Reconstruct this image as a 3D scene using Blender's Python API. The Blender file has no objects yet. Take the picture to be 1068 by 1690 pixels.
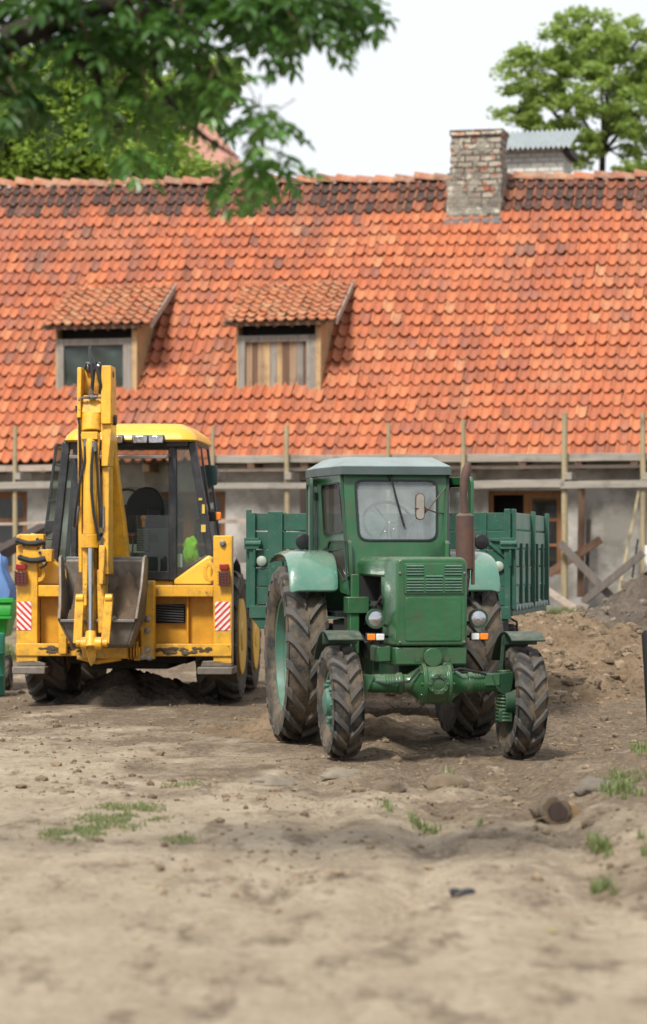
import bpy, bmesh, math, random
import numpy as np
from mathutils import Vector, Matrix, noise, Euler
random.seed(7); rng = np.random.default_rng(7)
R = math.radians
SC = bpy.context.scene
COL = SC.collection
F, CX, HY, EYE = 4400.0, 534.0, 915.0, 1.65     # focal length, optical column, horizon row (photo pixels), eye height (m)

def smooth(a, b, x):
    t = min(1, max(0, (x - a) / (b - a))); return t * t * (3 - 2 * t)

def tag(o, label=None, cat=None, group=None, kind=None):
    if label: o['label'] = label
    if cat: o['category'] = cat
    if group: o['group'] = group
    if kind: o['kind'] = kind
    return o

def empty(name, loc=(0, 0, 0), rz=0.0, parent=None):
    o = bpy.data.objects.new(name, None); COL.objects.link(o)
    o.location = loc; o.rotation_euler = (0, 0, rz); o.empty_display_size = .2
    if parent: o.parent = parent
    return o

def copy_tree(o, parent=None):
    c = o.copy(); COL.objects.link(c); c.parent = parent
    for ch in list(o.children): copy_tree(ch, c)
    return c

class Frame:
    """a thing's own axes: origin on the ground, x to the right, y away, turned about z"""
    def __init__(s, ox, oy, th, oz=0.0):
        s.ox, s.oy, s.oz, s.th = ox, oy, oz, th; s.c, s.s = math.cos(th), math.sin(th)
    def xz(s, px, py, y):
        k = (px - CX) / F; m = (HY - py) / F
        # X = ox + x c - y s ; Y = oy + x s + y c ; X = kY
        x = (k * (s.oy + y * s.c) - s.ox + y * s.s) / (s.c - k * s.s)
        Y = s.oy + x * s.s + y * s.c
        return x, EYE + m * Y - s.oz
    def p(s, px, py, y):
        x, z = s.xz(px, py, y); return Vector((x, y, z))
    def world(s, v):
        return Vector((s.ox + v[0] * s.c - v[1] * s.s, s.oy + v[0] * s.s + v[1] * s.c, v[2] + s.oz))

class MB:
    def __init__(s): s.v = []; s.f = []; s.mi = []; s.m = 0; s.attr = []; s.av = 0.0
    def add(s, vs, fs):
        b = len(s.v); s.v += [tuple(v) for v in vs]; s.attr += [s.av] * len(vs)
        for f in fs: s.f.append(tuple(b + i for i in f)); s.mi.append(s.m)
        return b
    def box(s, x0, x1, y0, y1, z0, z1, M=None):
        vs = [Vector((x, y, z)) for z in (z0, z1) for y in (y0, y1) for x in (x0, x1)]
        if M: vs = [M @ v for v in vs]
        s.add(vs, [(0, 2, 3, 1), (4, 5, 7, 6), (0, 1, 5, 4), (2, 6, 7, 3), (0, 4, 6, 2), (1, 3, 7, 5)])
        return s
    def bar(s, a, b, w, h, up=(0, 0, 1)):
        """a beam of section w x h between two points"""
        a, b = Vector(a), Vector(b); d = (b - a).normalized(); up = Vector(up)
        if abs(d.dot(up)) > .98: up = Vector((0, 1, 0))
        r = d.cross(up).normalized(); u = r.cross(d)
        vs = [q + r * (i * w / 2) + u * (j * h / 2) for q in (a, b) for (i, j) in ((-1, -1), (1, -1), (1, 1), (-1, 1))]
        s.add(vs, [(0, 1, 2, 3), (7, 6, 5, 4), (0, 4, 5, 1), (1, 5, 6, 2), (2, 6, 7, 3), (3, 7, 4, 0)])
        return s
    def tube(s, pts, r, n=8, caps=True, rnd=0.0):
        pts = [Vector(p) for p in pts]; k = len(pts)
        rs = r if isinstance(r, (list, tuple)) else [r] * k
        t0 = (pts[1] - pts[0]).normalized()
        u = t0.orthogonal().normalized(); rings = []
        for i, p in enumerate(pts):
            t = (pts[min(i + 1, k - 1)] - pts[max(i - 1, 0)]).normalized()
            u = (u - t * u.dot(t))
            if u.length < 1e-6: u = t.orthogonal()
            u.normalize(); w = t.cross(u)
            rings.append([p + (u * math.cos(2 * math.pi * j / n) + w * math.sin(2 * math.pi * j / n)) * rs[i] * (1 + rnd * random.uniform(-1, 1)) for j in range(n)])
        fs = []
        for i in range(k - 1):
            for j in range(n):
                a = i * n + j; b = i * n + (j + 1) % n; fs.append((a, b, b + n, a + n))
        if caps: fs.append(tuple(range(n - 1, -1, -1))); fs.append(tuple((k - 1) * n + j for j in range(n)))
        s.add([v for q in rings for v in q], fs); return s
    def cyl(s, a, b, r, n=16, r2=None): return s.tube([a, b], [r, r if r2 is None else r2], n)
    def lathe(s, prof, o=(0, 0, 0), axis=(1, 0, 0), n=32, caps=True, up=None):
        """prof: list of (radius, distance along the axis)"""
        o = Vector(o); ax = Vector(axis).normalized(); u = (Vector(up) if up else ax.orthogonal()).normalized(); w = ax.cross(u)
        vs = []
        for (r, h) in prof:
            for j in range(n):
                a = 2 * math.pi * j / n; vs.append(o + ax * h + (u * math.cos(a) + w * math.sin(a)) * r)
        fs = []
        for i in range(len(prof) - 1):
            for j in range(n):
                a = i * n + j; b = i * n + (j + 1) % n; fs.append((a, b, b + n, a + n))
        if caps:
            fs.append(tuple(range(n - 1, -1, -1))); q = (len(prof) - 1) * n; fs.append(tuple(q + j for j in range(n)))
        s.add(vs, fs); return s
    def prism(s, poly, o, ux, uy, un, t):
        """polygon (a,b) in the plane ux,uy at o, pushed by un*t"""
        o, ux, uy, un = Vector(o), Vector(ux), Vector(uy), Vector(un)
        k = len(poly); A = [o + ux * a + uy * b for a, b in poly]; B = [q + un * t for q in A]
        fs = [tuple(range(k - 1, -1, -1)), tuple(range(k, 2 * k))]
        for i in range(k): j = (i + 1) % k; fs.append((i, j, k + j, k + i))
        s.add(A + B, fs); return s
    def poly3(s, pts, n, t):
        """polygon of 3-D points thickened along n"""
        A = [Vector(p) for p in pts]; n = Vector(n) * t; B = [q + n for q in A]; k = len(A)
        fs = [tuple(range(k - 1, -1, -1)), tuple(range(k, 2 * k))]
        for i in range(k): j = (i + 1) % k; fs.append((i, j, k + j, k + i))
        s.add(A + B, fs); return s
    def ring(s, A, B, n, t):
        """frame between outline A and hole B (equal counts of 3-D points), thickness t along n"""
        A = [Vector(p) for p in A]; B = [Vector(p) for p in B]; n = Vector(n) * t; k = len(A)
        vs = A + B + [q + n for q in A] + [q + n for q in B]; fs = []
        for i in range(k):
            j = (i + 1) % k
            fs += [(i, j, k + j, k + i), (2 * k + i, 3 * k + i, 3 * k + j, 2 * k + j), (i, 2 * k + i, 2 * k + j, j), (k + i, k + j, 3 * k + j, 3 * k + i)]
        s.add(vs, fs); return s
    def ball(s, c, r, n=12, sc=(1, 1, 1), rough=0.0):
        c = Vector(c); vs = []; fs = []; m = n // 2
        for i in range(1, m):
            a = math.pi * i / m
            for j in range(n):
                b = 2 * math.pi * j / n; q = 1 + random.uniform(-rough, rough)
                vs.append(c + Vector((math.sin(a) * math.cos(b) * sc[0], math.sin(a) * math.sin(b) * sc[1], math.cos(a) * sc[2])) * r * q)
        T = len(vs); vs += [c + Vector((0, 0, r * sc[2])), c - Vector((0, 0, r * sc[2]))]
        for i in range(m - 2):
            for j in range(n):
                a = i * n + j; b = i * n + (j + 1) % n; fs.append((a, a + n, b + n, b))
        for j in range(n): fs.append((T, j, (j + 1) % n)); q = (m - 2) * n; fs.append((T + 1, q + (j + 1) % n, q + j))
        s.add(vs, fs); return s
    def build(s, name, mats, parent=None, bevel=0, angle=35, attr=None, seg=2, origin=None):
        me = bpy.data.meshes.new(name)
        vs = s.v
        if origin is not None:
            o0 = Vector(origin); vs = [tuple(Vector(v) - o0) for v in s.v]
        me.from_pydata(vs, [], s.f)
        if not isinstance(mats, (list, tuple)): mats = [mats]
        for m in mats: me.materials.append(m)
        if len(mats) > 1: me.polygons.foreach_set('material_index', s.mi)
        if attr:
            a = me.attributes.new(attr, 'FLOAT', 'POINT'); a.data.foreach_set('value', s.attr)
        bm = bmesh.new(); bm.from_mesh(me); bmesh.ops.recalc_face_normals(bm, faces=bm.faces); bm.to_mesh(me); bm.free()
        me.update(); me.set_sharp_from_angle(angle=R(angle)); me.shade_smooth() if False else None
        me.polygons.foreach_set('use_smooth', [True] * len(me.polygons))
        me.set_sharp_from_angle(angle=R(angle))
        o = bpy.data.objects.new(name, me); COL.objects.link(o)
        if origin is not None: o.location = Vector(origin)
        if parent: o.parent = parent
        if bevel:
            b = o.modifiers.new('Bevel', 'BEVEL'); b.width = bevel; b.segments = seg; b.limit_method = 'ANGLE'; b.angle_limit = R(35)
            b.harden_normals = False
        return o

def build_each(m, name, mats, parent, bevel=0, angle=35, seg=2):
    """one object for every loose piece collected in m"""
    par = list(range(len(m.v)))
    def find(a):
        while par[a] != a: par[a] = par[par[a]]; a = par[a]
        return a
    for f in m.f:
        for i in f[1:]: par[find(i)] = find(f[0])
    gr = {}
    for k, f in enumerate(m.f): gr.setdefault(find(f[0]), []).append(k)
    out = []
    for ks in gr.values():
        q = MB(); mp = {}
        for k in ks:
            for i in m.f[k]:
                if i not in mp: mp[i] = len(q.v); q.v.append(m.v[i]); q.attr.append(m.attr[i])
            q.f.append(tuple(mp[i] for i in m.f[k])); q.mi.append(m.mi[k])
        out.append(q.build(name, mats, parent, bevel, angle, seg=seg))
    return out

def rrect(x0, x1, z0, z1, r, n=5):
    out = []
    for (cx, cz, a0) in ((x1 - r, z1 - r, 0), (x0 + r, z1 - r, 90), (x0 + r, z0 + r, 180), (x1 - r, z0 + r, 270)):
        for i in range(n): a = R(a0 + 90 * i / (n - 1)); out.append((cx + r * math.cos(a), cz + r * math.sin(a)))
    return out

def round_poly(P, r, n=4):
    """round the corners of a polygon of 3-D points; the same number of points for every polygon of equal corner count"""
    out = []; k = len(P); P = [Vector(p) for p in P]
    for i in range(k):
        a, b, c = P[i - 1], P[i], P[(i + 1) % k]
        ra = min(r, (a - b).length * .45, (c - b).length * .45)
        p, q = b + (a - b).normalized() * ra, b + (c - b).normalized() * ra
        for j in range(n):
            t = j / (n - 1); out.append(p * (1 - t) ** 2 + b * 2 * t * (1 - t) + q * t * t)
    return out

def inset(P, d):
    P = [Vector(p) for p in P]; k = len(P); nrm = Vector((0, 0, 0)); c = sum(P, Vector()) / k
    for i in range(k): nrm += (P[i] - c).cross(P[(i + 1) % k] - c)
    nrm.normalize(); out = []
    for i in range(k):
        e1 = (P[i] - P[i - 1]).normalized(); e2 = (P[(i + 1) % k] - P[i]).normalized()
        n1 = nrm.cross(e1); n2 = nrm.cross(e2); m = n1 + n2
        out.append(P[i] + m * (d / max(.3, 1 + n1.dot(n2))))
    return out

def np_mesh(name, V, Fq, mat, parent=None, attrs=None, smoothf=False):
    me = bpy.data.meshes.new(name); n = len(V); k = Fq.shape[1]; m = len(Fq)
    me.vertices.add(n); me.vertices.foreach_set('co', V.astype(np.float32).ravel())
    me.loops.add(m * k); me.loops.foreach_set('vertex_index', Fq.astype(np.int32).ravel())
    me.polygons.add(m); me.polygons.foreach_set('loop_start', np.arange(0, m * k, k, dtype=np.int32))
    for an, av in (attrs or {}).items():
        a = me.attributes.new(an, 'FLOAT', 'POINT'); a.data.foreach_set('value', av.astype(np.float32))
    me.materials.append(mat); me.update(calc_edges=True); me.validate()
    me.polygons.foreach_set('use_smooth', [smoothf] * len(me.polygons))
    o = bpy.data.objects.new(name, me); COL.objects.link(o)
    if parent: o.parent = parent
    return o

# ------------------------------------------------------------------ materials
def srgb(r, g, b):
    f = lambda c: (c / 255 / 12.92) if c <= 10 else ((c / 255 + .055) / 1.055) ** 2.4
    return (f(r), f(g), f(b), 1)

class NT:
    def __init__(s, name):
        s.mat = bpy.data.materials.new(name); s.mat.use_nodes = True; s.t = s.mat.node_tree; s.t.nodes.clear()
        s.out = s.n('ShaderNodeOutputMaterial'); s.co = s.n('ShaderNodeTexCoord').outputs['Object']
    def n(s, typ, **kw):
        nd = s.t.nodes.new(typ)
        for k, v in kw.items(): setattr(nd, k, v)
        return nd
    def l(s, a, b): s.t.links.new(a, b)
    def put(s, sock, v):
        if isinstance(v, bpy.types.NodeSocket): s.l(v, sock)
        else:
            if isinstance(v, tuple) and len(v) == 3 and sock.type == 'RGBA': v = (*v, 1)
            sock.default_value = v
    def map(s, scale=(1, 1, 1), rot=(0, 0, 0), vec=None):
        m = s.n('ShaderNodeMapping'); s.l(vec or s.co, m.inputs[0]); m.inputs['Scale'].default_value = scale; m.inputs['Rotation'].default_value = rot
        return m.outputs[0]
    def noise(s, scale, detail=4, rough=.55, vec=None, dist=0.0):
        t = s.n('ShaderNodeTexNoise'); s.l(vec or s.co, t.inputs['Vector']); t.inputs['Scale'].default_value = scale
        t.inputs['Detail'].default_value = detail; t.inputs['Roughness'].default_value = rough; t.inputs['Distortion'].default_value = dist
        return t.outputs['Fac']
    def voro(s, scale, vec=None, feature='F1', out='Distance'):
        t = s.n('ShaderNodeTexVoronoi', feature=feature); s.l(vec or s.co, t.inputs['Vector']); t.inputs['Scale'].default_value = scale
        return t.outputs[out]
    def ramp(s, fac, stops, interp='LINEAR'):
        r = s.n('ShaderNodeValToRGB'); s.put(r.inputs[0], fac); r.color_ramp.interpolation = interp; e = r.color_ramp.elements
        while len(e) < len(stops): e.new(.5)
        for i, (p, c) in enumerate(stops):
            e[i].position = p; e[i].color = (tuple(c) + (1,))[:4] if isinstance(c, (tuple, list)) else (c, c, c, 1)
        return r.outputs[0]
    def mix(s, fac, a, b, blend='MIX'):
        m = s.n('ShaderNodeMix', data_type='RGBA', blend_type=blend); s.put(m.inputs[0], fac); s.put(m.inputs[6], a); s.put(m.inputs[7], b)
        return m.outputs[2]
    def math(s, op, a, b=0.0, c=None):
        m = s.n('ShaderNodeMath', operation=op); s.put(m.inputs[0], a); s.put(m.inputs[1], b)
        if c is not None: s.put(m.inputs[2], c)
        return m.outputs[0]
    def attr(s, name): return s.n('ShaderNodeAttribute', attribute_name=name).outputs['Fac']
    def bump(s, h, strength=.3, dist=.01, normal=None):
        b = s.n('ShaderNodeBump'); s.l(h, b.inputs['Height']); b.inputs['Strength'].default_value = strength; b.inputs['Distance'].default_value = dist
        if normal: s.l(normal, b.inputs['Normal'])
        return b.outputs[0]
    def bsdf(s, color, rough=.5, metal=0.0, normal=None, coat=0.0, spec=.5):
        p = s.n('ShaderNodeBsdfPrincipled'); s.put(p.inputs['Base Color'], color); s.put(p.inputs['Roughness'], rough); s.put(p.inputs['Metallic'], metal)
        p.inputs['Coat Weight'].default_value = coat; p.inputs['Specular IOR Level'].default_value = spec
        if normal: s.l(normal, p.inputs['Normal'])
        s.l(p.outputs[0], s.out.inputs[0]); return p

def paint(name, c, c2=None, rough=.38, dirt=.3, dirtc=(.09, .065, .04, 1), chips=.3, chipc=(.05, .035, .025, 1), coat=.0, low=0.0, lowz=1.0):
    """enamel paint: uneven tone, dustiness, chips; low = mud gathered below height lowz"""
    N = NT(name); c = (*c[:3], 1); c2 = c2 or tuple(v * .72 for v in c[:3]) + (1,)
    col = N.mix(N.ramp(N.noise(2.2, 5), [(.3, 0.0), (.7, 1.0)]), c, c2)
    n2 = N.noise(7, 6, .65)
    d = N.math('MULTIPLY', N.ramp(n2, [(.47, 0.0), (.70, 1.0)]), dirt)
    col = N.mix(d, col, dirtc)
    gm = N.n('ShaderNodeNewGeometry'); sn = N.n('ShaderNodeSeparateXYZ'); N.l(gm.outputs['Normal'], sn.inputs[0])
    upm = N.math('MULTIPLY', N.ramp(sn.outputs[2], [(.55, 0.0), (.95, 1.0)]), N.ramp(N.noise(11, 6, .7), [(.35, 0.0), (.65, .8)]))
    col = N.mix(N.math('MULTIPLY', upm, min(.7, dirt * 1.3)), col, (.30, .26, .20, 1))
    stk = N.noise(1.0, 5, .7, N.map((16, 16, 1.3)))
    col = N.mix(N.math('MULTIPLY', N.ramp(stk, [(.55, 0.0), (.72, 1.0)]), dirt * .8), col, dirtc)
    big = N.math('MULTIPLY', N.ramp(N.noise(13, 6, .75), [(.63, 0.0), (.66, 1.0)]), chips)
    col = N.mix(big, col, chipc)
    if low:
        sp = N.n('ShaderNodeSeparateXYZ'); N.l(N.co, sp.inputs[0])
        g = N.ramp(N.math('DIVIDE', sp.outputs[2], lowz), [(0.0, 1.0), (1.0, 0.0)])
        m = N.math('MULTIPLY', N.math('MULTIPLY', g, N.ramp(N.noise(9, 6, .7), [(.35, 0.0), (.6, 1.0)])), low)
        col = N.mix(m, col, dirtc)
    ch = N.math('MULTIPLY', N.ramp(N.noise(38, 5, .7), [(.64, 0.0), (.68, 1.0)]), chips)
    col = N.mix(ch, col, chipc)
    r = N.math('ADD', N.math('MULTIPLY', n2, .35), rough - .15)
    nb = N.bump(N.noise(5, 3), .25, .03)
    N.bsdf(col, r, 0.0, N.bump(N.noise(120, 3), .06, .004, nb), coat)
    return N.mat

def plain(name, c, rough=.6, metal=0.0, var=.35, bumps=.2, bs=60):
    N = NT(name); c = (*c[:3], 1)
    col = N.mix(N.ramp(N.noise(6, 6, .65), [(.3, 0.0), (.7, 1.0)]), c, tuple(v * (1 - var) for v in c[:3]) + (1,))
    N.bsdf(col, rough, metal, N.bump(N.noise(bs, 4), bumps, .006)); return N.mat

def wood(name, a, b, along='z', scale=1.0, rough=.8):
    N = NT(name); sc = {'x': (1.2, 22, 22), 'y': (22, 1.2, 22), 'z': (22, 22, 1.2)}[along]
    v = N.map(tuple(q * scale for q in sc)); g = N.noise(1.0, 6, .65, v, .3)
    col = N.mix(N.ramp(g, [(.32, 0.0), (.68, 1.0)]), (*a, 1), (*b, 1))
    col = N.mix(N.math('MULTIPLY', N.ramp(N.noise(3.5, 5, .6), [(.52, 0.0), (.75, 1.0)]), .6), col, (.07, .055, .045, 1))
    N.bsdf(col, rough, 0, N.bump(g, .5, .01)); return N.mat

def glass(name, tint=(.82, .9, .88, 1), dust_haze=.12, hazec=(.5, .52, .5, 1), rough=.03, refl=1.0):  # diffuse film: dust, and reflected-sky haze painted in as colour
    N = NT(name)
    tr = N.n('ShaderNodeBsdfTransparent'); tr.inputs[0].default_value = tint
    gl = N.n('ShaderNodeBsdfGlossy'); gl.inputs['Roughness'].default_value = rough
    df = N.n('ShaderNodeBsdfDiffuse'); df.inputs[0].default_value = hazec
    fr = N.n('ShaderNodeLayerWeight'); fr.inputs[0].default_value = .5; fz = N.math('ADD', N.math('MULTIPLY', N.math('POWER', fr.outputs['Facing'], 4.0), .8), .055)
    m1 = N.n('ShaderNodeMixShader'); N.put(m1.inputs[0], N.math('MULTIPLY', fz, refl)); N.l(tr.outputs[0], m1.inputs[1]); N.l(gl.outputs[0], m1.inputs[2])
    m2 = N.n('ShaderNodeMixShader'); N.put(m2.inputs[0], N.math('MULTIPLY', N.ramp(N.noise(4, 6, .7), [(.2, .5), (.8, 1.3)]), dust_haze)); N.l(m1.outputs[0], m2.inputs[1]); N.l(df.outputs[0], m2.inputs[2])
    N.l(m2.outputs[0], N.out.inputs[0]); return N.mat

def stripes(name, ca, cb, direction=1, freq=11.0):
    """diagonal red and white reflective bars"""
    N = NT(name); sp = N.n('ShaderNodeSeparateXYZ'); N.l(N.co, sp.inputs[0])
    s_ = N.math('ADD', N.math('MULTIPLY', sp.outputs[0], freq * direction), N.math('MULTIPLY', sp.outputs[2], freq))
    f = N.math('GREATER_THAN', N.math('FRACT', s_), .5)
    col = N.mix(f, ca, cb); col = N.mix(N.math('MULTIPLY', N.ramp(N.noise(14, 5, .7), [(.5, 0.0), (.7, 1.0)]), .5), col, (.2, .17, .12, 1))
    N.bsdf(col, .4); return N.mat

def rubber(name, dusty=.75):
    N = NT(name); lug = N.attr('lug')
    dirt = N.ramp(N.noise(4, 6, .7), [(.42, 0.0), (.60, 1.0)])
    fine = N.noise(35, 5, .7)
    m = N.math('MULTIPLY', N.math('MULTIPLY', dirt, N.ramp(lug, [(0.0, 1.0), (1.0, .22)])), dusty)
    base = N.mix(fine, (.012, .012, .012, 1), (.036, .034, .032, 1))
    worn = N.mix(N.math('MULTIPLY', lug, .8), base, N.mix(fine, (.045, .043, .042, 1), (.105, .098, .09, 1)))
    col = N.mix(m, worn, N.mix(fine, (.30, .22, .13, 1), (.17, .12, .07, 1)))
    N.bsdf(col, .78, 0, N.bump(fine, .35, .006)); return N.mat

def tile_mat(name, moss=0.0):
    N = NT(name); t = N.attr('tint'); so = N.attr('soot')
    col = N.ramp(t, [(0.0, (.16, .065, .045, 1)), (.14, (.30, .095, .055, 1)), (.35, (.34, .092, .036, 1)), (.6, (.44, .122, .044, 1)), (.82, (.48, .16, .062, 1)), (1.0, (.46, .21, .10, 1))])
    v = N.noise(9, 6, .7)
    col = N.mix(N.math('MULTIPLY', N.ramp(v, [(.45, 0.0), (.66, 1.0)]), .55), col, (.25, .095, .065, 1))
    col = N.mix(N.math('MULTIPLY', N.ramp(N.noise(28, 5, .75), [(.56, 0.0), (.68, 1.0)]), .35), col, (.62, .42, .30, 1))
    if moss: col = N.mix(N.math('MULTIPLY', N.ramp(N.noise(6, 6, .75), [(.42, 0.0), (.62, 1.0)]), moss), col, (.42, .30, .17, 1))
    col = N.mix(N.math('MULTIPLY', N.ramp(N.noise(1.0, 6, .7, N.map((2.2, .35, .35))), [(.50, 0.0), (.68, 1.0)]), .5), col, (.17, .075, .05, 1))
    col = N.mix(N.math('MULTIPLY', N.ramp(N.noise(.9, 4, .6), [(.5, 0.0), (.7, 1.0)]), .25), col, (.36, .22, .14, 1))
    s2 = N.math('MULTIPLY', so, N.ramp(N.noise(5, 6, .7), [(.2, 0.8), (.35, 1.0)]))
    dark = N.mix(N.ramp(N.noise(17, 4), [(.5, 0.0), (.6, 1.0)]), (.032, .020, .018, 1), (.10, .05, .035, 1))
    col = N.mix(s2, col, dark)
    N.bsdf(col, .75, 0, N.bump(N.noise(60, 4), .35, .006)); return N.mat

def brick_mat(name, c1, c2, mortar, bw=.25, bh=.075, plaster=0.0, pc=(.5, .46, .4, 1), gap=.012):
    N = NT(name)
    # brick courses read along z, lengths along x + y
    sp = N.n('ShaderNodeSeparateXYZ'); N.l(N.co, sp.inputs[0])
    cb = N.n('ShaderNodeCombineXYZ'); N.l(N.math('ADD', sp.outputs[0], sp.outputs[1]), cb.inputs[0]); N.l(sp.outputs[2], cb.inputs[1])
    b = N.n('ShaderNodeTexBrick'); N.l(cb.outputs[0], b.inputs[0]); b.inputs['Color1'].default_value = c1; b.inputs['Color2'].default_value = c2; b.inputs['Mortar'].default_value = mortar
    b.inputs['Scale'].default_value = 1; b.inputs['Brick Width'].default_value = bw; b.inputs['Row Height'].default_value = bh; b.inputs['Mortar Size'].default_value = gap; b.inputs['Mortar Smooth'].default_value = .3
    col = N.mix(N.math('MULTIPLY', N.ramp(N.noise(8, 5, .7), [(.45, 0.0), (.7, 1.0)]), .4), b.outputs[0], (.25, .22, .19, 1))
    h = N.math('SUBTRACT', 1.0, b.outputs['Fac'])
    if plaster:
        m = N.ramp(N.noise(2.4, 6, .62), [(.5 - plaster * .16, 0.0), (.53 - plaster * .16, 1.0)])
        col = N.mix(m, col, N.mix(N.ramp(N.noise(6, 5, .7), [(.3, 0.0), (.7, 1.0)]), pc, tuple(v * .6 for v in pc[:3]) + (1,)))
        h = N.math('ADD', N.math('MULTIPLY', m, 1.5), h)
    N.bsdf(col, .9, 0, N.bump(h, .6, .015)); return N.mat

def old_chimney(name):
    N = NT(name); sp = N.n('ShaderNodeSeparateXYZ'); N.l(N.co, sp.inputs[0])
    wob = N.math('MULTIPLY', N.math('SUBTRACT', N.noise(9, 3), .5), .05)
    cb = N.n('ShaderNodeCombineXYZ'); N.l(N.math('ADD', sp.outputs[0], sp.outputs[1]), cb.inputs[0]); N.l(N.math('ADD', sp.outputs[2], wob), cb.inputs[1])
    b = N.n('ShaderNodeTexBrick'); N.l(cb.outputs[0], b.inputs[0]); b.inputs['Color1'].default_value = (.40, .36, .29, 1); b.inputs['Color2'].default_value = (.22, .19, .155, 1); b.inputs['Mortar'].default_value = (.10, .088, .072, 1)
    b.inputs['Scale'].default_value = 1; b.inputs['Brick Width'].default_value = .29; b.inputs['Row Height'].default_value = .115; b.inputs['Mortar Size'].default_value = .02; b.inputs['Mortar Smooth'].default_value = .4; b.inputs['Bias'].default_value = -.1
    red = N.math('MULTIPLY', N.ramp(N.noise(5.5, 4, .6), [(.56, 0.0), (.60, 1.0)]), N.math('SUBTRACT', 1.0, b.outputs['Fac']))
    col = N.mix(red, b.outputs[0], (.40, .11, .05, 1))
    m = N.ramp(N.math('ADD', N.noise(2.1, 5, .6), N.math('MULTIPLY', sp.outputs[2], -.10)), [(-.42, 1.0), (-.38, 0.0)])
    m = N.ramp(N.math('SUBTRACT', N.math('ADD', N.noise(2.1, 5, .6), .90), N.math('MULTIPLY', sp.outputs[2], .10)), [(.50, 0.0), (.53, 1.0)])
    pl = N.mix(N.ramp(N.noise(4, 6, .7), [(.35, 0.0), (.6, 1.0)]), (.36, .33, .27, 1), (.17, .155, .13, 1))
    col = N.mix(m, col, pl)
    wh = N.ramp(N.noise(6.5, 5, .6), [(.58, 0.0), (.63, .8)]); col = N.mix(wh, col, (.55, .50, .41, 1))
    h = N.math('ADD', N.math('MULTIPLY', m, 1.2), N.math('SUBTRACT', 1.0, b.outputs['Fac']))
    N.bsdf(col, .95, 0, N.bump(N.math('ADD', h, N.noise(20, 5, .7)), .9, .03)); return N.mat

def leaf_mat(name, dark, light, trans=.35, rough=.5):
    N = NT(name); t = N.attr('tint')
    col = N.mix(t, (*dark, 1), (*light, 1))
    p = N.n('ShaderNodeBsdfPrincipled'); N.l(col, p.inputs['Base Color']); p.inputs['Roughness'].default_value = rough
    tr = N.n('ShaderNodeBsdfTranslucent'); N.l(N.mix(.5, col, (light[0] * 1.5, light[1] * 1.5, light[2] * .8, 1)), tr.inputs[0])
    m = N.n('ShaderNodeMixShader'); m.inputs[0].default_value = trans; N.l(p.outputs[0], m.inputs[1]); N.l(tr.outputs[0], m.inputs[2]); N.l(m.outputs[0], N.out.inputs[0])
    return N.mat

M = {}
M['green'] = paint('tractor_green', (.012, .076, .024), (.026, .115, .045), .32, .6, (.055, .06, .035, 1), .55, (.07, .045, .03, 1), coat=.15, low=.5, lowz=1.2)
M['green_pale'] = paint('sky_sheen_green', (.085, .215, .155), (.06, .165, .12), .25, .35, (.2, .22, .16, 1), .1, coat=.7)  # tractor green paled: sky reflection on the mudguards put into the colour
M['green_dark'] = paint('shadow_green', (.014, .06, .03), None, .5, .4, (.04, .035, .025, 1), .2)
M['teal'] = paint('trailer_green', (.007, .060, .038), (.013, .085, .055), .5, .25, (.08, .09, .07, 1), .5, (.16, .17, .13, 1))
M['yellow'] = paint('machine_yellow', (.80, .43, .024), (.66, .32, .016), .38, .5, (.16, .10, .05, 1), .8, (.06, .035, .02, 1), coat=.2, low=.75, lowz=1.0)
M['yellow_roof'] = paint('roof_yellow', (.80, .42, .035), (.74, .37, .025), .4, .2, (.3, .2, .08, 1), .1, coat=.2)
M['yellow_worn'] = paint('worn_yellow', (.80, .43, .03), (.52, .24, .02), .45, .9, (.12, .075, .04, 1), 1.0, (.04, .028, .02, 1))
M['rim_yellow'] = plain('rim_yellow', (.80, .45, .04), .4, 0, .2)
M['black'] = plain('black_paint', (.010, .010, .012), .4, 0, .3)
M['void'] = plain('black_parts_and_shade', (.008, .008, .008), .8, 0, .3)  # for black parts, and put in for shade inside openings
M['rubber'] = rubber('tyre_rubber', .48); M['rubber_dark'] = rubber('tyre_rubber_dark', .35)
M['steel'] = plain('dull_steel', (.30, .29, .28), .35, .8, .4)
M['chrome'] = plain('polished_rod', (.55, .57, .60), .16, 1.0, .15, .03)
M['bucket'] = paint('worn_bucket_steel', (.085, .070, .058), (.20, .175, .15), .5, .9, (.10, .07, .045, 1), .5, (.06, .04, .03, 1))
M['soilb'] = plain('bucket_soil', (.12, .082, .052), .95, 0, .5, .8, 30)
M['rust'] = paint('rusty_exhaust', (.085, .042, .032), (.055, .035, .03), .7, .5, (.14, .06, .03, 1), .3)
M['hose'] = plain('rubber_hose', (.02, .02, .022), .45)
M['glass_t'] = glass('cab_glass', (.80, .86, .84, 1), .31, (.50, .56, .58, 1))  # the windscreen's sky reflection is painted in as this pale film
M['glass_q'] = glass('side_glass', (.26, .27, .26, 1), .10, (.40, .32, .28, 1), refl=.22)
M['glass_m'] = glass('clear_cab_glass', (.62, .72, .64, 1), .03, (.4, .42, .4, 1))
M['glass_b'] = glass('tinted_cab_glass', (.34, .45, .41, 1), .03, (.4, .42, .4, 1))
M['glass_w'] = glass('window_glass', (.5, .52, .5, 1), .08, (.3, .3, .28, 1))
M['lens'] = plain('lamp_lens', (.62, .62, .66), .12, .9, .45, .9, 18)
M['white'] = plain('white_plastic', (.72, .72, .70), .5)
M['amber'] = plain('amber_lens', (.85, .22, .015), .25, 0, .1)
M['red'] = plain('red_lens', (.28, .012, .012), .25, 0, .2)
M['redknob'] = plain('red_knob', (.6, .03, .02), .35)
M['seat'] = plain('black_seat', (.014, .015, .018), .6)
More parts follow.
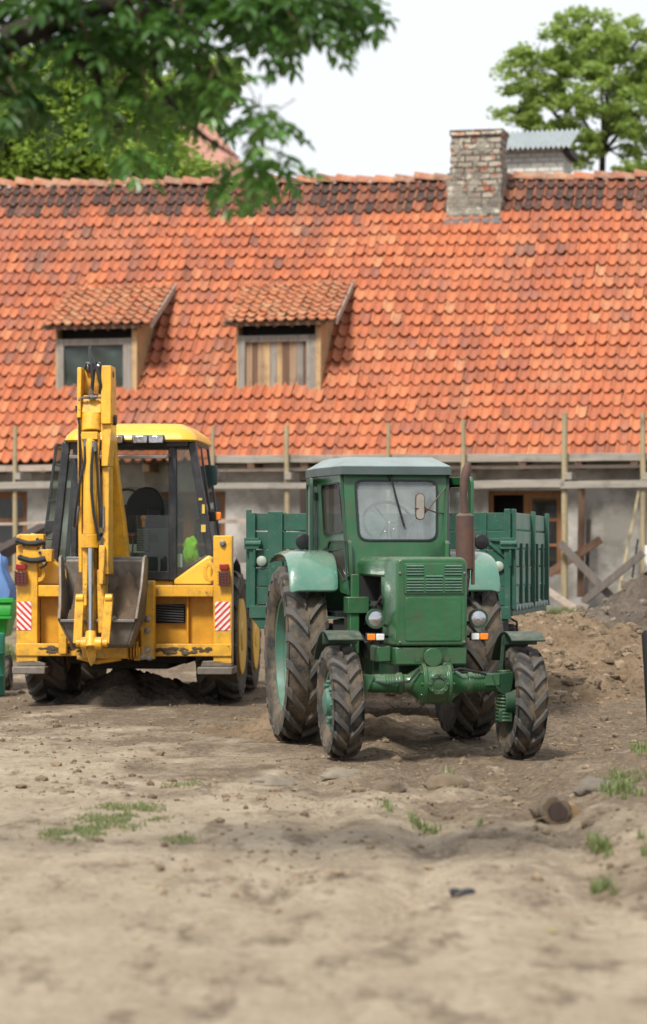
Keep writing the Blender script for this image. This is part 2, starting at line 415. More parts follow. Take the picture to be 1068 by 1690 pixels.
M['vest'] = plain('hi_vis_cloth', (.40, .80, .03), .8, 0, .35, .6, 25)
M['paper'] = plain('paper', (.6, .68, .66), .8, 0, .05)
M['stripeL'] = stripes('warning_stripes_left', (.75, .72, .70, 1), (.60, .03, .025, 1), 1, 14)
M['stripeR'] = stripes('warning_stripes_right', (.60, .03, .025, 1), (.75, .72, .70, 1), -1, 14)
M['tile'] = tile_mat('clay_pantiles'); M['tile_old'] = tile_mat('weathered_clay_pantiles', .55)
M['wood_grey'] = wood('grey_board', (.34, .305, .26), (.21, .19, .16), 'x')
M['wood_greyz'] = wood('grey_upright_board', (.30, .27, .235), (.18, .16, .14), 'z')
M['pole'] = wood('peeled_pole', (.36, .30, .18), (.24, .19, .11), 'z')
M['wood_pink'] = wood('fascia_board', (.42, .33, .27), (.30, .24, .20), 'x')
M['wood_tan'] = wood('tan_board', (.50, .33, .17), (.34, .22, .11), 'z')
M['wood_brown'] = wood('brown_board', (.17, .09, .05), (.10, .055, .035), 'z')
M['wood_dark'] = wood('dark_board', (.055, .035, .028), (.03, .022, .018), 'z')
M['frame_wood'] = wood('window_frame_wood', (.25, .11, .04), (.16, .07, .028), 'z')
M['render'] = None
# ------------------------------------------------------------------ ground
def gz(x, y):
    """height of the yard: slow swells, ruts, a bank on the right and a rise towards the house"""
    h = .60 * smooth(34, 43.5, y)
    far = smooth(7, 12, y) * (1 - smooth(40, 60, y))
    h += .045 * noise.noise(Vector((x * .45, y * .30, 3.1))) * far
    h += .022 * noise.noise(Vector((x * 1.7, y * 1.3, 9.7)))
    h += .008 * noise.noise(Vector((x * 5, y * 4.2, 1.3)))
    rough = .25 + .75 * smooth(.1, .6, x + .35 * noise.noise(Vector((x, y * .5, 0))) + .04 * (y - 16)) 
    h += rough * (1 - smooth(33, 40, y)) * smooth(12, 18, y) * (.036 * noise.noise(Vector((x * 8, y * 6, 5.3))) + .045 * noise.noise(Vector((x * 2.8, y * 2.2, 15.3))))
    # bank with grass at the right edge
    b = smooth(1.3, 2.6, x) * smooth(10.5, 14, y) * (1 - smooth(19.5, 22.5, y)); h += .22 * b
    # ruts
    for (rx, slope, w, dep) in ((.55, .05, .16, .06), (-.15, .045, .14, .045), (1.35, .02, .14, .05)):
        d = (x - rx - slope * (y - 16) - .12 * math.sin(y * .5)) / w
        k = math.exp(-d * d) * smooth(11, 13, y) * (1 - smooth(27, 30, y)); h -= dep * k
        h += .016 * k * math.sin(6.283 * (y / .27 - abs(d) * .55)) * (.5 + noise.noise(Vector((x, y * .6, 3))))
    # pads where the wheels stand
    for (wx, wy, z0) in ((.135, 21.28, .012), (1.60, 21.5, .0), (-.24, 23.35, .01), (1.27, 23.6, .025)):
        k = math.exp(-(((x - wx) ** 2 + (y - wy) ** 2) / .35)); h = h * (1 - k) + z0 * k
    for (wx, wy) in ((-3.05, 29.8), (-1.17, 29.7)):
        k = math.exp(-(((x - wx) ** 2 + (y - wy) ** 2) / .5)); h *= (1 - k)
    return h

def axis(fine0, fine1, step, far0, far1):
    a = list(np.arange(fine0, fine1, step)); s_, v = step, fine1
    while v < far1: a.append(v); s_ *= 1.25; v += s_
    a.append(far1); s_, v = step, fine0 - step
    b = []
    while v > far0: b.append(v); s_ *= 1.25; v -= s_
    b.append(far0); return np.array(b[::-1] + a)
xs = axis(-4.2, 5.2, .055, -400, 400); ys = axis(8.2, 34.0, .07, -60, 900)
V = np.zeros((len(ys), len(xs), 3))
for j, y in enumerate(ys):
    for i, x in enumerate(xs): V[j, i] = (x, y, gz(x, y))
nx_, ny_ = len(xs), len(ys)
idx = np.arange(nx_ * ny_).reshape(ny_, nx_)
Fq = np.stack([idx[:-1, :-1], idx[:-1, 1:], idx[1:, 1:], idx[1:, :-1]], -1).reshape(-1, 4)

N = NT('yard_sand')
big = N.noise(.55, 5, .6); mid = N.noise(2.3, 6, .62, N.map((1, .55, 1))); fine = N.noise(14, 6, .7); vf = N.noise(60, 4, .7)
sand = N.mix(N.ramp(mid, [(.35, 0.0), (.65, 1.0)]), (.50, .41, .30, 1), (.39, .31, .22, 1))
sand = N.mix(N.ramp(fine, [(.50, 0.0), (.75, 1.0)]), sand, (.27, .21, .15, 1))
sp = N.n('ShaderNodeSeparateXYZ'); N.l(N.co, sp.inputs[0])
# churned darker soil: patches, more of them to the right and round the machines
gx = N.ramp(N.math('ADD', N.math('MULTIPLY', sp.outputs[0], .16), .38), [(0.0, 0.0), (1.0, 1.0)])
gy = N.ramp(N.math('MULTIPLY', N.math('SUBTRACT', sp.outputs[1], 11.0), .06), [(0.0, 0.0), (1.0, 1.0)])
wet = N.math('ADD', N.math('ADD', N.math('MULTIPLY', gx, .46), N.math('SUBTRACT', N.math('MULTIPLY', gy, .46), .14)), N.noise(1.1, 7, .68, N.map((1, .6, 1))))
wm = N.ramp(wet, [(.66, 0.0), (.84, 1.0)])
soil = N.mix(N.ramp(N.noise(20, 6, .75), [(.38, 0.0), (.62, 1.0)]), (.070, .050, .034, 1), (.25, .185, .125, 1))
col = N.mix(N.math('MULTIPLY', wm, .85), sand, soil)
col = N.mix(N.math('MULTIPLY', N.ramp(N.noise(3.4, 7, .74, N.map((1, .35, 1), (0, 0, .35))), [(.53, 0.0), (.63, 1.0)]), .7), col, (.13, .092, .06, 1))
col = N.mix(N.math('MULTIPLY', N.ramp(N.noise(5.5, 5, .6), [(.60, 0.0), (.74, 1.0)]), .5), col, (.60, .51, .385, 1))
# tread prints: broken chevrons along the ruts
tw = N.n('ShaderNodeTexWave', wave_type='BANDS', bands_direction='DIAGONAL'); N.l(N.map((1.0, .8, 1)), tw.inputs[0]); tw.inputs['Scale'].default_value = 3.2; tw.inputs['Distortion'].default_value = 2.5; tw.inputs['Detail'].default_value = 3
trm = N.ramp(N.noise(1.0, 3, .5, N.map((1.6, .25, 1))), [(.54, 0.0), (.60, 1.0)])
spk = N.math('MULTIPLY', N.ramp(N.noise(34, 5, .8), [(.54, 0.0), (.62, 1.0)]), N.math('MULTIPLY', N.ramp(mid, [(.35, .25), (.6, 1.0)]), .65))
col = N.mix(spk, col, (.10, .075, .05, 1))
h = N.math('ADD', N.math('MULTIPLY', fine, .6), N.math('MULTIPLY', vf, .35))
h = N.math('ADD', h, N.math('MULTIPLY', N.math('MULTIPLY', tw.outputs['Fac'], trm), .05))
h = N.math('ADD', h, N.math('MULTIPLY', N.noise(5, 5, .6), .8))
N.bsdf(col, .95, 0, N.bump(h, 1.0, .07), 0, .15)
M['ground'] = N.mat
g = np_mesh('ground', V.reshape(-1, 3), Fq, M['ground'], smoothf=True)
tag(g, 'bare sandy yard with churned brown soil and wheel ruts', 'ground', kind='structure')

# ------------------------------------------------------------------ the long house
HT = -R(13); HX, HY0 = 0.0, 46.0
HF = Frame(HX, HY0, HT)
house = empty('long_house', (HX, HY0, 0), HT)
tag(house, 'long low rendered house under a huge orange pantile roof with two dormers', 'house')
ZE = 3.30; DEP = 5.0
zr = lambda x: 8.68 + .018 * (5.04 - x)
def roofp(x, d):
    sag = .055 * noise.noise(Vector((x * .35, d * .5, 2))) + .020 * noise.noise(Vector((x * 1.6, d * 1.5, 7)))
    return Vector((x, d, ZE + (zr(x) - ZE) * d / DEP + sag))
RN = Vector((0, -.735, .678))

PROF = [(0, .90), (.07, 1.0), (.15, .86), (.24, .42), (.36, .10), (.52, .0), (.70, .06), (.84, .30), (.93, .62), (1.0, .90)]
def tiles(P, nrm, x0, x1, v0, v1, tw, gauge, skip=None, amp=.050, lift=.045, name='roof', mat=None, parent=None, sootf=None, tintf=None, shear=0.0):
    nc = int(round((x1 - x0) / tw)); nr = int(round((v1 - v0) / gauge)); W = (x1 - x0) / nc; G = (v1 - v0) / nr
    Vs = []; Fs = []; T = []; S = []; k = len(PROF); n = Vector(nrm)
    for r in range(nr):
        rowj = random.uniform(-.01, .01)
        for c in range(nc):
            xc = x0 + (c + .5) * W; vc = v0 + (r + .5) * G
            if skip and skip(xc, vc): continue
            b = len(Vs); t = min(1, max(0, random.gauss(.5, .155)))
            q = random.random()
            if q < .03: t = random.uniform(0, .25)
            elif q > .975: t = random.uniform(.75, 1)
            if tintf: t = min(1, max(0, t + tintf(xc, vc)))
            so = sootf(r, nr, xc) if sootf else 0
            jx, jl, jr = random.gauss(0, .006) + rowj, random.gauss(0, .006), random.gauss(0, .008)
            slip = random.uniform(.02, .06) if random.random() < .02 else random.gauss(0, .004)
            for lv, (vv, hh) in enumerate(((0, -.012), (0, lift + .01), (.35, lift * .75 + .006), (1.12, -.004))):
                for (u, a) in PROF:
                    dv = vv * G - slip * (lv < 3) - (.030 * (1 - a) ** 1.5 if lv < 2 else 0)
                    if lv == 0: hgt = a * amp + lift - .016
                    else: hgt = a * amp + hh + jl
                    x = x0 + (c + u * 1.02) * W + jx + jr * vv
                    p = P(x, max(v0 - .03, v0 + r * G + dv)); Vs.append(p + n * hgt)
                    T.append(t); S.append(so * (1 - .5 * a * a))
            for lv in range(3):
                for i in range(k - 1):
                    a = b + lv * k + i; Fs.append((a, a + 1, a + k + 1, a + k))
    V = np.array([tuple(v) for v in Vs]); 
    o = np_mesh(name, V, np.array(Fs), mat, parent, {'tint': np.array(T), 'soot': np.array(S)}, True)
    o.data.set_sharp_from_angle(angle=R(50)); return o

DORM = []
for (cpx, wpx, hpx) in ((460, 70, 92), (159, 67, 89)):
    x, z = HF.xz(cpx, 640, 1.18); DORM.append(x)
HW, RW = .74, .96      # half width of the dormer front and of its roof
def skipd(x, d):
    return any(abs(x - (c + .10 * 0)) < HW + .0 and 1.16 < d < 3.0 for c in DORM)
def soot(r, nr, x):
    q = nr - 1 - r + .5 * noise.noise(Vector((x * .9, 0, 0)))
    return random.choice((.95, 1, 1, .9, .6)) if q < 1.35 else (random.choice((1, 1, .9, .8, .4)) if q < 2.3 and random.random() < .93 else (random.uniform(.15, .4) if random.random() < .03 else .0))
gauge_d = .312 * .68
def tintw(x, d): return .16 * noise.noise(Vector((x * .5, d * .7, 5))) - .10 * smooth(-2.5, -5.5, x) * smooth(1.5, 3.5, d)
roof = tiles(roofp, RN, -10.0, 9.0, -.02, DEP, .188, gauge_d, skipd, name='roof', mat=M['tile'], parent=house, sootf=soot, tintf=tintw)
tag(roof, 'orange clay pantile roof with sooty top courses')
# under-roof sheet and rear slope
mb = MB()
for (a, b_) in ((-10, DORM[1] - HW), (DORM[1] + HW, DORM[0] - HW), (DORM[0] + HW, 9.0)):
    mb.add([roofp(a, 0) - RN * .03, roofp(b_, 0) - RN * .03, roofp(b_, DEP) - RN * .03, roofp(a, DEP) - RN * .03], [(0, 1, 2, 3)])
for c in DORM:
    a, b_ = c - HW, c + HW
    mb.add([roofp(a, 0) - RN * .03, roofp(b_, 0) - RN * .03, roofp(b_, 1.16) - RN * .03, roofp(a, 1.16) - RN * .03], [(0, 1, 2, 3)])
    mb.add([roofp(a, 3.0) - RN * .03, roofp(b_, 3.0) - RN * .03, roofp(b_, DEP) - RN * .03, roofp(a, DEP) - RN * .03], [(0, 1, 2, 3)])
mb.add([(-10, DEP, zr(-10) - .03), (9, DEP, zr(9) - .03), (9, 2 * DEP, ZE), (-10, 2 * DEP, ZE)], [(0, 1, 2, 3)])
mb.build('roof_boarding', M['wood_brown'], house)
# ridge tiles
mb = MB(); x = -10.0; 
T = []
while x < 9:
    L = .38; z = zr(x) - .01 + .02 * noise.noise(Vector((x * 2.3, 0, 4))) + random.uniform(-.012, .012); ti = random.uniform(-.02, .035)
    mb.av = min(1, max(0, random.gauss(.12, .16)))
    prof = [(a, .105 + .01 * math.cos(a)) for a in [math.pi * i / 8 for i in range(9)]]
    vs = []
    for (xx, rr, zz) in ((x, .155, z + ti + .02), (x + L + .06, .115, z - .025)):
        for r_ in (1.0, .82):
            for i in range(9):
                a = math.pi * i / 8; vs.append((xx, DEP - math.cos(a) * rr * r_ * 1.15, zz - .01 + math.sin(a) * rr * r_))
    fs = [(i, i + 1, i + 19, i + 18) for i in range(8)] + [(i + 9, i, i + 1, i + 10) for i in range(8)]
    mb.add(vs, fs); x += L
rc = mb.build('ridge_cap', M['tile_old'], roof, attr='tint')
mbm = MB()                                          # mortar lumps under the ridge
x = -10
while x < 9:
    mbm.ball((x, DEP - .12, zr(x) - .03), random.uniform(.03, .06), 7, (1.2, .7, .7), .25); x += random.uniform(.2, .5)
tag(mbm.build('ridge_mortar', plain('mortar', (.42, .38, .34), .9), roof), kind='stuff')

# dormers
def dormer(c, boards):
    zb = roofp(c, 1.16).z + .0; zt = HF.xz(460, 553, 1.18)[1] - .0
    ze = HF.xz(455, 530, .92)[1]; y0 = 1.18; d1 = 3.02
    zt2 = ze + .36 * (y0 - .92)
    top = roofp(c, d1).z
    d = MB()                                         # cheeks, sill, rafters
    sl = (top - ze) / (d1 - .92)
    for sx in (-1, 1):
        xx = c + sx * HW
        pts = [(xx, y0, zb - .1), (xx, y0, ze + sl * (y0 - .92) - .05), (xx, d1, top - .02), (xx, d1, roofp(xx, d1).z - .15)]
        d.poly3(pts, (sx, 0, 0), .035)
    dm = d.build('dormer', M['wood_tan'], house)
    tag(dm, 'dormer closed with upright boards' if boards else 'dormer covered with dark sheeting')
    f = MB()
    fz0, fz1 = zb - .03, zt
    w = .13
    f.box(c - HW + .002, c - HW + w, y0 - .03, y0 + .07, fz0, fz1); f.box(c + HW - w - .1, c + HW - .06, y0 - .03, y0 + .07, fz0, fz1)
    f.box(c - HW + w, c + HW - w - .1, y0 - .025, y0 + .065, fz1 - .12, fz1 - .002)
    f.box(c - HW + w, c + HW - w - .1, y0 - .02, y0 + .06, fz0, fz0 + .05)
    f.build('window_frame', M['wood_greyz'], dm, .006)
    cb = MB(); cb.box(c + HW - .058, c + HW + .04, y0 - .05, y0 - .005, fz0 - .02, ze - .03); cb.box(c + HW - .02, c + HW + .06, y0 - .05, y0 + .0, ze - .1, ze + .0)
    cb.build('corner_board', M['wood_tan'], dm, .004)
    inner0, inner1 = c - HW + w, c + HW - w - .1
    if boards:
        b = MB(); x = inner0; i = 0
        mats = [M['wood_tan'], M['wood_brown'], M['wood_greyz'], wood('board_mid', (.36, .24, .14), (.25, .16, .10), 'z')]
        order = [3, 1, 3, 0, 2, 0, 1, 3, 2, 1]
        while x < inner1 - .02:
            wd = min(random.uniform(.09, .14), inner1 - x); b.m = order[i % 10]; b.box(x + .003, x + wd - .003, y0 + .03 + .004 * (i % 2), y0 + .05, fz0 + .05, fz1 - .12); x += wd; i += 1
        b.build('window_boards', mats, dm)
    else:
        n = 16; vs = []; fs = []
        for j in range(n + 1):
            for i in range(n + 1):
                u, v = i / n, j / n
                yy = y0 + .035 + .02 * math.sin(9 * (u + .7 * v)) * (1 - v * .3) + .012 * noise.noise(Vector((u * 5, v * 5, 0)))
                vs.append((inner0 + u * (inner1 - inner0), yy, fz0 + .05 + v * (fz1 - .17 - fz0)))
        for j in range(n):
            for i in range(n): a = j * (n + 1) + i; fs.append((a, a + 1, a + n + 2, a + n + 1))
        b = MB(); b.add(vs, fs); b.build('window_sheet', plain('dark_sheeting', (.035, .05, .042), .35, 0, .3), dm)
    # rafters and a black panel put in for the shade inside
    r_ = MB()
    for i in range(5):
        xx = c - HW + .1 + i * (2 * HW - .25) / 4
        r_.bar((xx, .97, ze - .06), (xx, d1 - .1, top - .1), .05, .09)
    r_.box(c - RW + .03, c + RW - .05, .94, .98, ze - .07, ze + .005)
    build_each(r_, 'dormer_rafter', M['wood_brown'], dm)
    v = MB(); v.box(c - HW + .04, c + HW - .04, y0 + .25, y0 + .3, fz0, ze + .1); v.build('dormer_shade', M['void'], dm)
    P = lambda x, y: Vector((x + .09 - .15 * (y - .92) / 2.1, y, ze + sl * (y - .92) + .02 * noise.noise(Vector((x * 2, y * 2, 1)))))
    nn = Vector((0, -sl, 1)).normalized()
    dr = tiles(P, nn, c - RW - .06, c + RW + .06, .90, d1 + .06, .188, .235, None, .042, .036, 'dormer_roof', M['tile_old'], dm, None, lambda x, y: .12)
    bb = MB(); bb.poly3([(c - RW, .93, ze - .03), (c + RW + .08, .93, ze - .03), (c + RW - .05, d1 + .1, top - .01), (c - RW, d1 + .1, top - .01)], (0, 0, 1), .03)
    bb.build('roof_boarding', M['wood_brown'], dm)
    vb = MB(); vb.bar((c + RW + .155, .92, ze - .02), (c + RW + .01, d1, top + .0), .03, .12); vb.build('verge_board', M['wood_pink'], dm, .004)
dormer(DORM[0], True); dormer(DORM[1], False)

# chimneys
def chimney():
    x0, _ = HF.xz(743, 300, 4.2); x1, _ = HF.xz(826, 300, 4.2)
    c = MB(); zt = HF.xz(783, 213, 4.2)[1]
    z1 = HF.xz(783, 285, 4.2)[1]; zb = roofp(x0, 4.2).z - .1
    def jag(xa, xb, ya, yb, za, zb_, n=10):
        vs = []
        for j in range(n + 1):
            z = za + (zb_ - za) * j / n; q = [random.uniform(-.024, .024) for _ in range(4)]
            vs += [(xa + q[0], ya + q[1], z), (xb + q[2], ya + q[1], z), (xb + q[2], yb, z), (xa + q[0], yb, z)]
        fs = [(3, 2, 1, 0), (4 * n, 4 * n + 1, 4 * n + 2, 4 * n + 3)]
        for j in range(n):
            for i in range(4): a = 4 * j + i; b_ = 4 * j + (i + 1) % 4; fs.append((a, b_, b_ + 4, a + 4))
        c.add(vs, fs)
    jag(x0 - .06, x1 + .02, 4.18, 5.0, zb, z1, 9); jag(x0, x1, 4.22, 4.98, z1, zt - .1, 9); jag(x0 - .015, x1 + .02, 4.2, 5.0, zt - .1, zt, 2)
    o = c.build('chimney', old_chimney('old_chimney_brick'), roof, angle=20)
    tag(o, 'crumbling brick chimney with patches of plaster')
    f = MB(); f.box(x0 - .1, x1 + .05, 4.10, 4.2, zb + .02, zb + .12); f.build('chimney_flashing', M['steel'], roof)
    # pale brick stack behind the ridge
    xa, _ = HF.xz(800, 280, 6.2); xb, _ = HF.xz(930, 280, 6.2); ztop = HF.xz(860, 246, 6.2)[1]
    s_ = MB(); s_.box(xa, xb, 6.2, 7.3, 6.5, ztop)
    # gable wedge under the sheet roof
    s_.add([(xa, 6.2, ztop), (xb, 6.2, ztop), (xb, 7.3, ztop + .3), (xa, 7.3, ztop + .3), (xb, 7.3, ztop), (xa, 7.3, ztop)], [(0, 1, 2, 3), (1, 4, 2), (0, 3, 5), (3, 2, 4, 5)])
    o = s_.build('brick_stack', brick_mat('whitewashed_brick', (.70, .67, .61, 1), (.54, .51, .46, 1), (.34, .32, .29, 1), .25, .095, .0, gap=.014), roof); tag(o, 'pale brick stack behind the ridge')
    w = MB(); n = 60; vs = []; fs = []; ya, yb = 5.95, 7.5; za = HF.xz(860, 243, 5.95)[1]; zb2 = HF.xz(860, 217, 7.5)[1]
    x0r, x1r = HF.xz(815, 230, 5.95)[0], HF.xz(941, 230, 5.95)[0]
    for i in range(n + 1):
        x = x0r + (x1r - x0r) * i / n; a = .032 * math.sin(i * 2 * math.pi / 4)
        vs += [(x, ya, za + a), (x, yb, zb2 + a), (x, ya, za + a - .025), (x, yb, zb2 + a - .025)]
    for i in range(n):
        a = 4 * i; fs += [(a, a + 4, a + 5, a + 1), (a + 2, a + 3, a + 7, a + 6), (a, a + 2, a + 6, a + 4)]
    fs += [(0, 1, 3, 2), (4 * n, 4 * n + 2, 4 * n + 3, 4 * n + 1)]
    w.add(vs, fs); w.build('stack_roof', plain('corrugated_sheet', (.38, .42, .43), .6, 0, .25), roof, angle=60)
    q = MB(); q.box(xb + .0, xb + .14, 6.1, 7.35, ztop - .12, ztop + .0); q.build('stack_beam', M['wood_dark'], roof)
chimney()

# wall with openings
WY = .62
N = NT('old_render')
nn = N.noise(1.3, 6, .65)
col = N.mix(N.ramp(nn, [(.38, 0.0), (.60, 1.0)]), (.46, .435, .40, 1), (.22, .205, .18, 1))
col = N.mix(N.math('MULTIPLY', N.ramp(N.noise(5, 6, .75), [(.52, 0.0), (.64, 1.0)]), .5), col, (.24, .22, .19, 1))
N.bsdf(col, .95, 0, N.bump(N.noise(25, 5, .7), .5, .015)); M['render'] = N.mat
op = []
for (a, b_, c, d) in ((806, 929, 810, 948), (246, 372, 812, 945), (-82, 45, 812, 945), (1120, 1240, 812, 946), (-420, -280, 812, 946)):
    x0, z1 = HF.xz(a, c, WY); x1, _ = HF.xz(b_, c, WY); z0 = HF.xz(b_, d, WY)[1]; op.append((x0, x1, z0, z1))
WX0, WX1, WZ0, WZ1 = -9.8, 8.8, .2, ZE + .25
gx_ = sorted({WX0, WX1, *[o[0] for o in op], *[o[1] for o in op]}); gz_ = sorted({WZ0, WZ1, *[o[2] for o in op], *[o[3] for o in op]})
mb = MB()
for i in range(len(gx_) - 1):
    for j in range(len(gz_) - 1):
        cx, cz = (gx_[i] + gx_[i + 1]) / 2, (gz_[j] + gz_[j + 1]) / 2
        if any(o[0] < cx < o[1] and o[2] < cz < o[3] for o in op): continue
        mb.add([(gx_[i], WY, gz_[j]), (gx_[i + 1], WY, gz_[j]), (gx_[i + 1], WY, gz_[j + 1]), (gx_[i], WY, gz_[j + 1])], [(0, 1, 2, 3)])
for (x0, x1, z0, z1) in op:
    D = WY + .3
    for (p, q) in (((x0, z0), (x1, z0)), ((x1, z0), (x1, z1)), ((x1, z1), (x0, z1)), ((x0, z1), (x0, z0))):
        mb.add([(p[0], WY, p[1]), (q[0], WY, q[1]), (q[0], D, q[1]), (p[0], D, p[1])], [(0, 1, 2, 3)])
    mb.add([(x0 - .3, D + .9, z0 - .3), (x1 + .3, D + .9, z0 - .3), (x1 + .3, D + .9, z1 + .3), (x0 - .3, D + .9, z1 + .3)], [(0, 1, 2, 3)])
for xx in (WX0, WX1): mb.add([(xx, WY, WZ0), (xx, 2 * DEP - WY, WZ0), (xx, 2 * DEP - WY, WZ1), (xx, DEP, zr(xx) - .1), (xx, WY, WZ1)], [(0, 1, 2, 3, 4)])
mb.add([(WX0, 2 * DEP - WY, WZ0), (WX1, 2 * DEP - WY, WZ0), (WX1, 2 * DEP - WY, WZ1), (WX0, 2 * DEP - WY, WZ1)], [(0, 1, 2, 3)])
wall = mb.build('wall', M['render'], house)
mb = MB(); mb.box(WX0, WX1, WY - .06, WY + .02, .2, HF.xz(950, 1008, WY)[1]); mb.build('plinth', plain('stone_plinth', (.11, .10, .09), .9, 0, .5), house)
mb = MB(); mb.box(-10, 9, .02, WY, ZE - .06, ZE - .03); mb.build('soffit', M['wood_dark'], house)
mb = MB()
x = -9.9
while x < 9: mb.box(x, x + .12, -.02, .6, ZE - .2, ZE - .065); x += .95
build_each(mb, 'rafter_end', M['wood_brown'], house)
for k_, (x0, x1, z0, z1) in enumerate(op):
    f = MB(); y = WY + .1; t = .07; xm = (x0 + x1) / 2
    for (a, b_) in ((x0, x0 + t), (xm - t * .7, xm + t * .7), (x1 - t, x1)): f.box(a, b_, y, y + .07, z0, z1)
    for (a, b_) in ((x0 + t, xm - t * .7), (xm + t * .7, x1 - t)):
        f.box(a, b_, y + .002, y + .068, z0, z0 + t); f.box(a, b_, y + .002, y + .068, z1 - t, z1)
    wf = f.build('window', M['frame_wood'], house, .004)
    s_ = MB()
    halves = ((x0 + t, xm - t * .7), (xm + t * .7, x1 - t))
    for hi, (a, b_) in enumerate(halves):
        if k_ == 0 and hi == 0: continue
        zm = z0 + (z1 - z0) * .63
        for (p, q, r_, u) in ((a, a + .05, z0 + t, z1 - t), (b_ - .05, b_, z0 + t, z1 - t)): s_.box(p, q, y + .01, y + .05, r_, u)
        for zz in (z0 + t, zm, z0 + (z1 - z0) * .33, z1 - t - .05): s_.box(a + .05, b_ - .05, y + .012, y + .048, zz, zz + (.05 if zz != zm else .06))
    s_.build('sash', M['frame_wood'], wf, .003)
    gl = MB()
    for hi, (a, b_) in enumerate(halves):
        if k_ == 0 and hi == 0: continue
        gl.add([(a + .05, y + .03, z0 + t), (b_ - .05, y + .03, z0 + t), (b_ - .05, y + .03, z1 - t), (a + .05, y + .03, z1 - t)], [(0, 1, 2, 3)])
    gl.build('pane', M['glass_w'], wf)
    rm = MB(); rm.box(x0 - .25, x1 + .25, y + .65, y + .7, z0 - .3, z1 + .3); rm.build('room_shade', M['void'], wf)  # black panel standing in for the shade of the unlit room

# ------------------------------------------------------------------ eave scaffold of poles and boards
sc = empty('pole_scaffold', (HX, HY0, 0), HT)
tag(sc, 'makeshift scaffold of peeled poles and grey boards along the eaves', 'scaffold')
SY = -.75
def hz(px, py, y): return HF.xz(px, py, y)
for (px, yt, w) in ((25, 703, .085), (351, 705, .075), (473, 702, .095), (641, 698, .075), (765, 692, .085), (932, 682, .11), (1061, 681, .10), (-150, 702, .09), (1200, 680, .1)):
    x, zt = hz(px, yt, SY); xb = hz(px + random.uniform(-2, 3), 1020, SY)[0]
    gzb = gz(*HF.world((xb, SY, 0))[:2]) - .05
    m = MB(); n_ = 7; pts = [(xb + (x - xb) * i / n_ + .012 * noise.noise(Vector((px, i * .8, 0))), SY + .012 * noise.noise(Vector((px, i * .8, 5))), gzb + (zt - gzb) * i / n_) for i in range(n_ + 1)]
    m.tube(pts, [w / 2 * (1.12 - .25 * i / n_) for i in range(n_ + 1)], 9); m.build('pole', M['pole'], sc)
def board(a, b_, y, th, dep, mat, name='rail', par=None):
    """board from pixel a to pixel b at local depth y"""
    xa, za = hz(a[0], a[1], y); xb, zb = hz(b_[0], b_[1], y); m = MB(); n_ = 10; dd = (Vector((xb - xa, 0, zb - za))).normalized()
    for i in range(n_):
        pass
    vs = []; 
    for i in range(n_ + 1):
        t = i / n_; x = xa + (xb - xa) * t; z = za + (zb - za) * t + .012 * noise.noise(Vector((x * 1.3, y, th * 30))); q = th / 2 * (1 + .08 * noise.noise(Vector((x * 3, 1, 1))))
        vs += [(x, y - dep / 2, z - q), (x, y + dep / 2, z - q), (x, y + dep / 2, z + q), (x, y - dep / 2, z + q)]
    fs = [(0, 1, 2, 3), (4 * n_ + 3, 4 * n_ + 2, 4 * n_ + 1, 4 * n_)]
    for i in range(n_):
        for j in range(4): a_ = 4 * i + j; b2 = 4 * i + (j + 1) % 4; fs.append((a_, a_ + 4, b2 + 4, b2))
    m.add(vs, fs); return m.build(name, mat, par or sc, .004)
board((-160, 775), (104, 772), SY + .08, .11, .05, M['wood_pink'])
board((-160, 803), (140, 800), SY - .07, .12, .05, M['wood_grey'])
board((-60, 866), (80, 863), SY + .08, .05, .05, M['wood_pink'])
board((335, 758), (1075, 754), SY + .09, .13, .05, M['wood_grey'])
board((320, 776), (1075, 769), SY + .20, .055, .06, M['wood_pink'])
board((330, 802), (560, 801), SY - .07, .10, .05, M['wood_grey'])
board((545, 799), (780, 800), SY + .08, .10, .05, M['wood_grey'])
board((772, 800), (932, 797), SY - .08, .13, .05, M['wood_grey'])
board((925, 800), (1080, 798), SY - .08, .12, .05, M['wood_grey'])
board((350, 860), (480, 860), SY + .08, .07, .05, M['wood_pink'])
for px in (27, 351, 473, 641, 765, 935, 1063):
    x, z = hz(px + 4, 786, SY); m = MB(); m.box(x - .06, x + .06, SY - .10, SY + .5, z - .06, z + .06); m.build('bracket', M['wood_grey'], sc, .005)

# boards leaning at the wall on the right; each a thing
M['wood_weathered'] = wood('weathered_beam', (.15, .125, .105), (.09, .075, .065), 'z')
def lean(a, b_, ya, yb, w, t, mat, label, name='leaning_board', cat='board', group='boards leaning at the house wall'):
    pa = HF.world(HF.p(a[0], a[1], ya)); pb = HF.world(HF.p(b_[0], b_[1], yb))
    m = MB(); d = (pb - pa); n_ = 6
    base = pb if pb.z < pa.z else pa
    m.bar(pa, pb, t, w, up=(0.2, 0, 1)) if abs(d.normalized().z) < .97 else m.bar(pa, pb, w, t)
    o = m.build(name, mat, None, .006, origin=base); tag(o, label, cat, group); return o
lean((972, 858), (967, 992), .30, -.05, .13, .06, M['wood_dark'], 'short near-black plank standing upright against the pale wall')
lean((718, 800), (718, 960), .38, .2, .1, .06, M['wood_brown'], 'brown plank standing at the wall behind the tractor exhaust') if False else None
lean((960, 806), (958, 985), .38, .15, .11, .08, M['wood_brown'], 'tall brown post against the wall behind the near-black plank', 'leaning_post', 'post', 'posts standing at the house wall')
lean((1054, 812), (1018, 994), .34, -.55, .12, .05, M['pole'], 'long thin tan lath leaning steeply at the right of the pale wall')
lean((1053, 890), (1039, 984), .34, .0, .03, .03, M['black'], 'thin black rod leaning at the wall beside the tan lath', 'metal_rod', 'rod', None)
lean((992, 890), (905, 947), -.1, -.1, .13, .05, M['wood_brown'], 'short reddish brown board slanting below the window at its right')
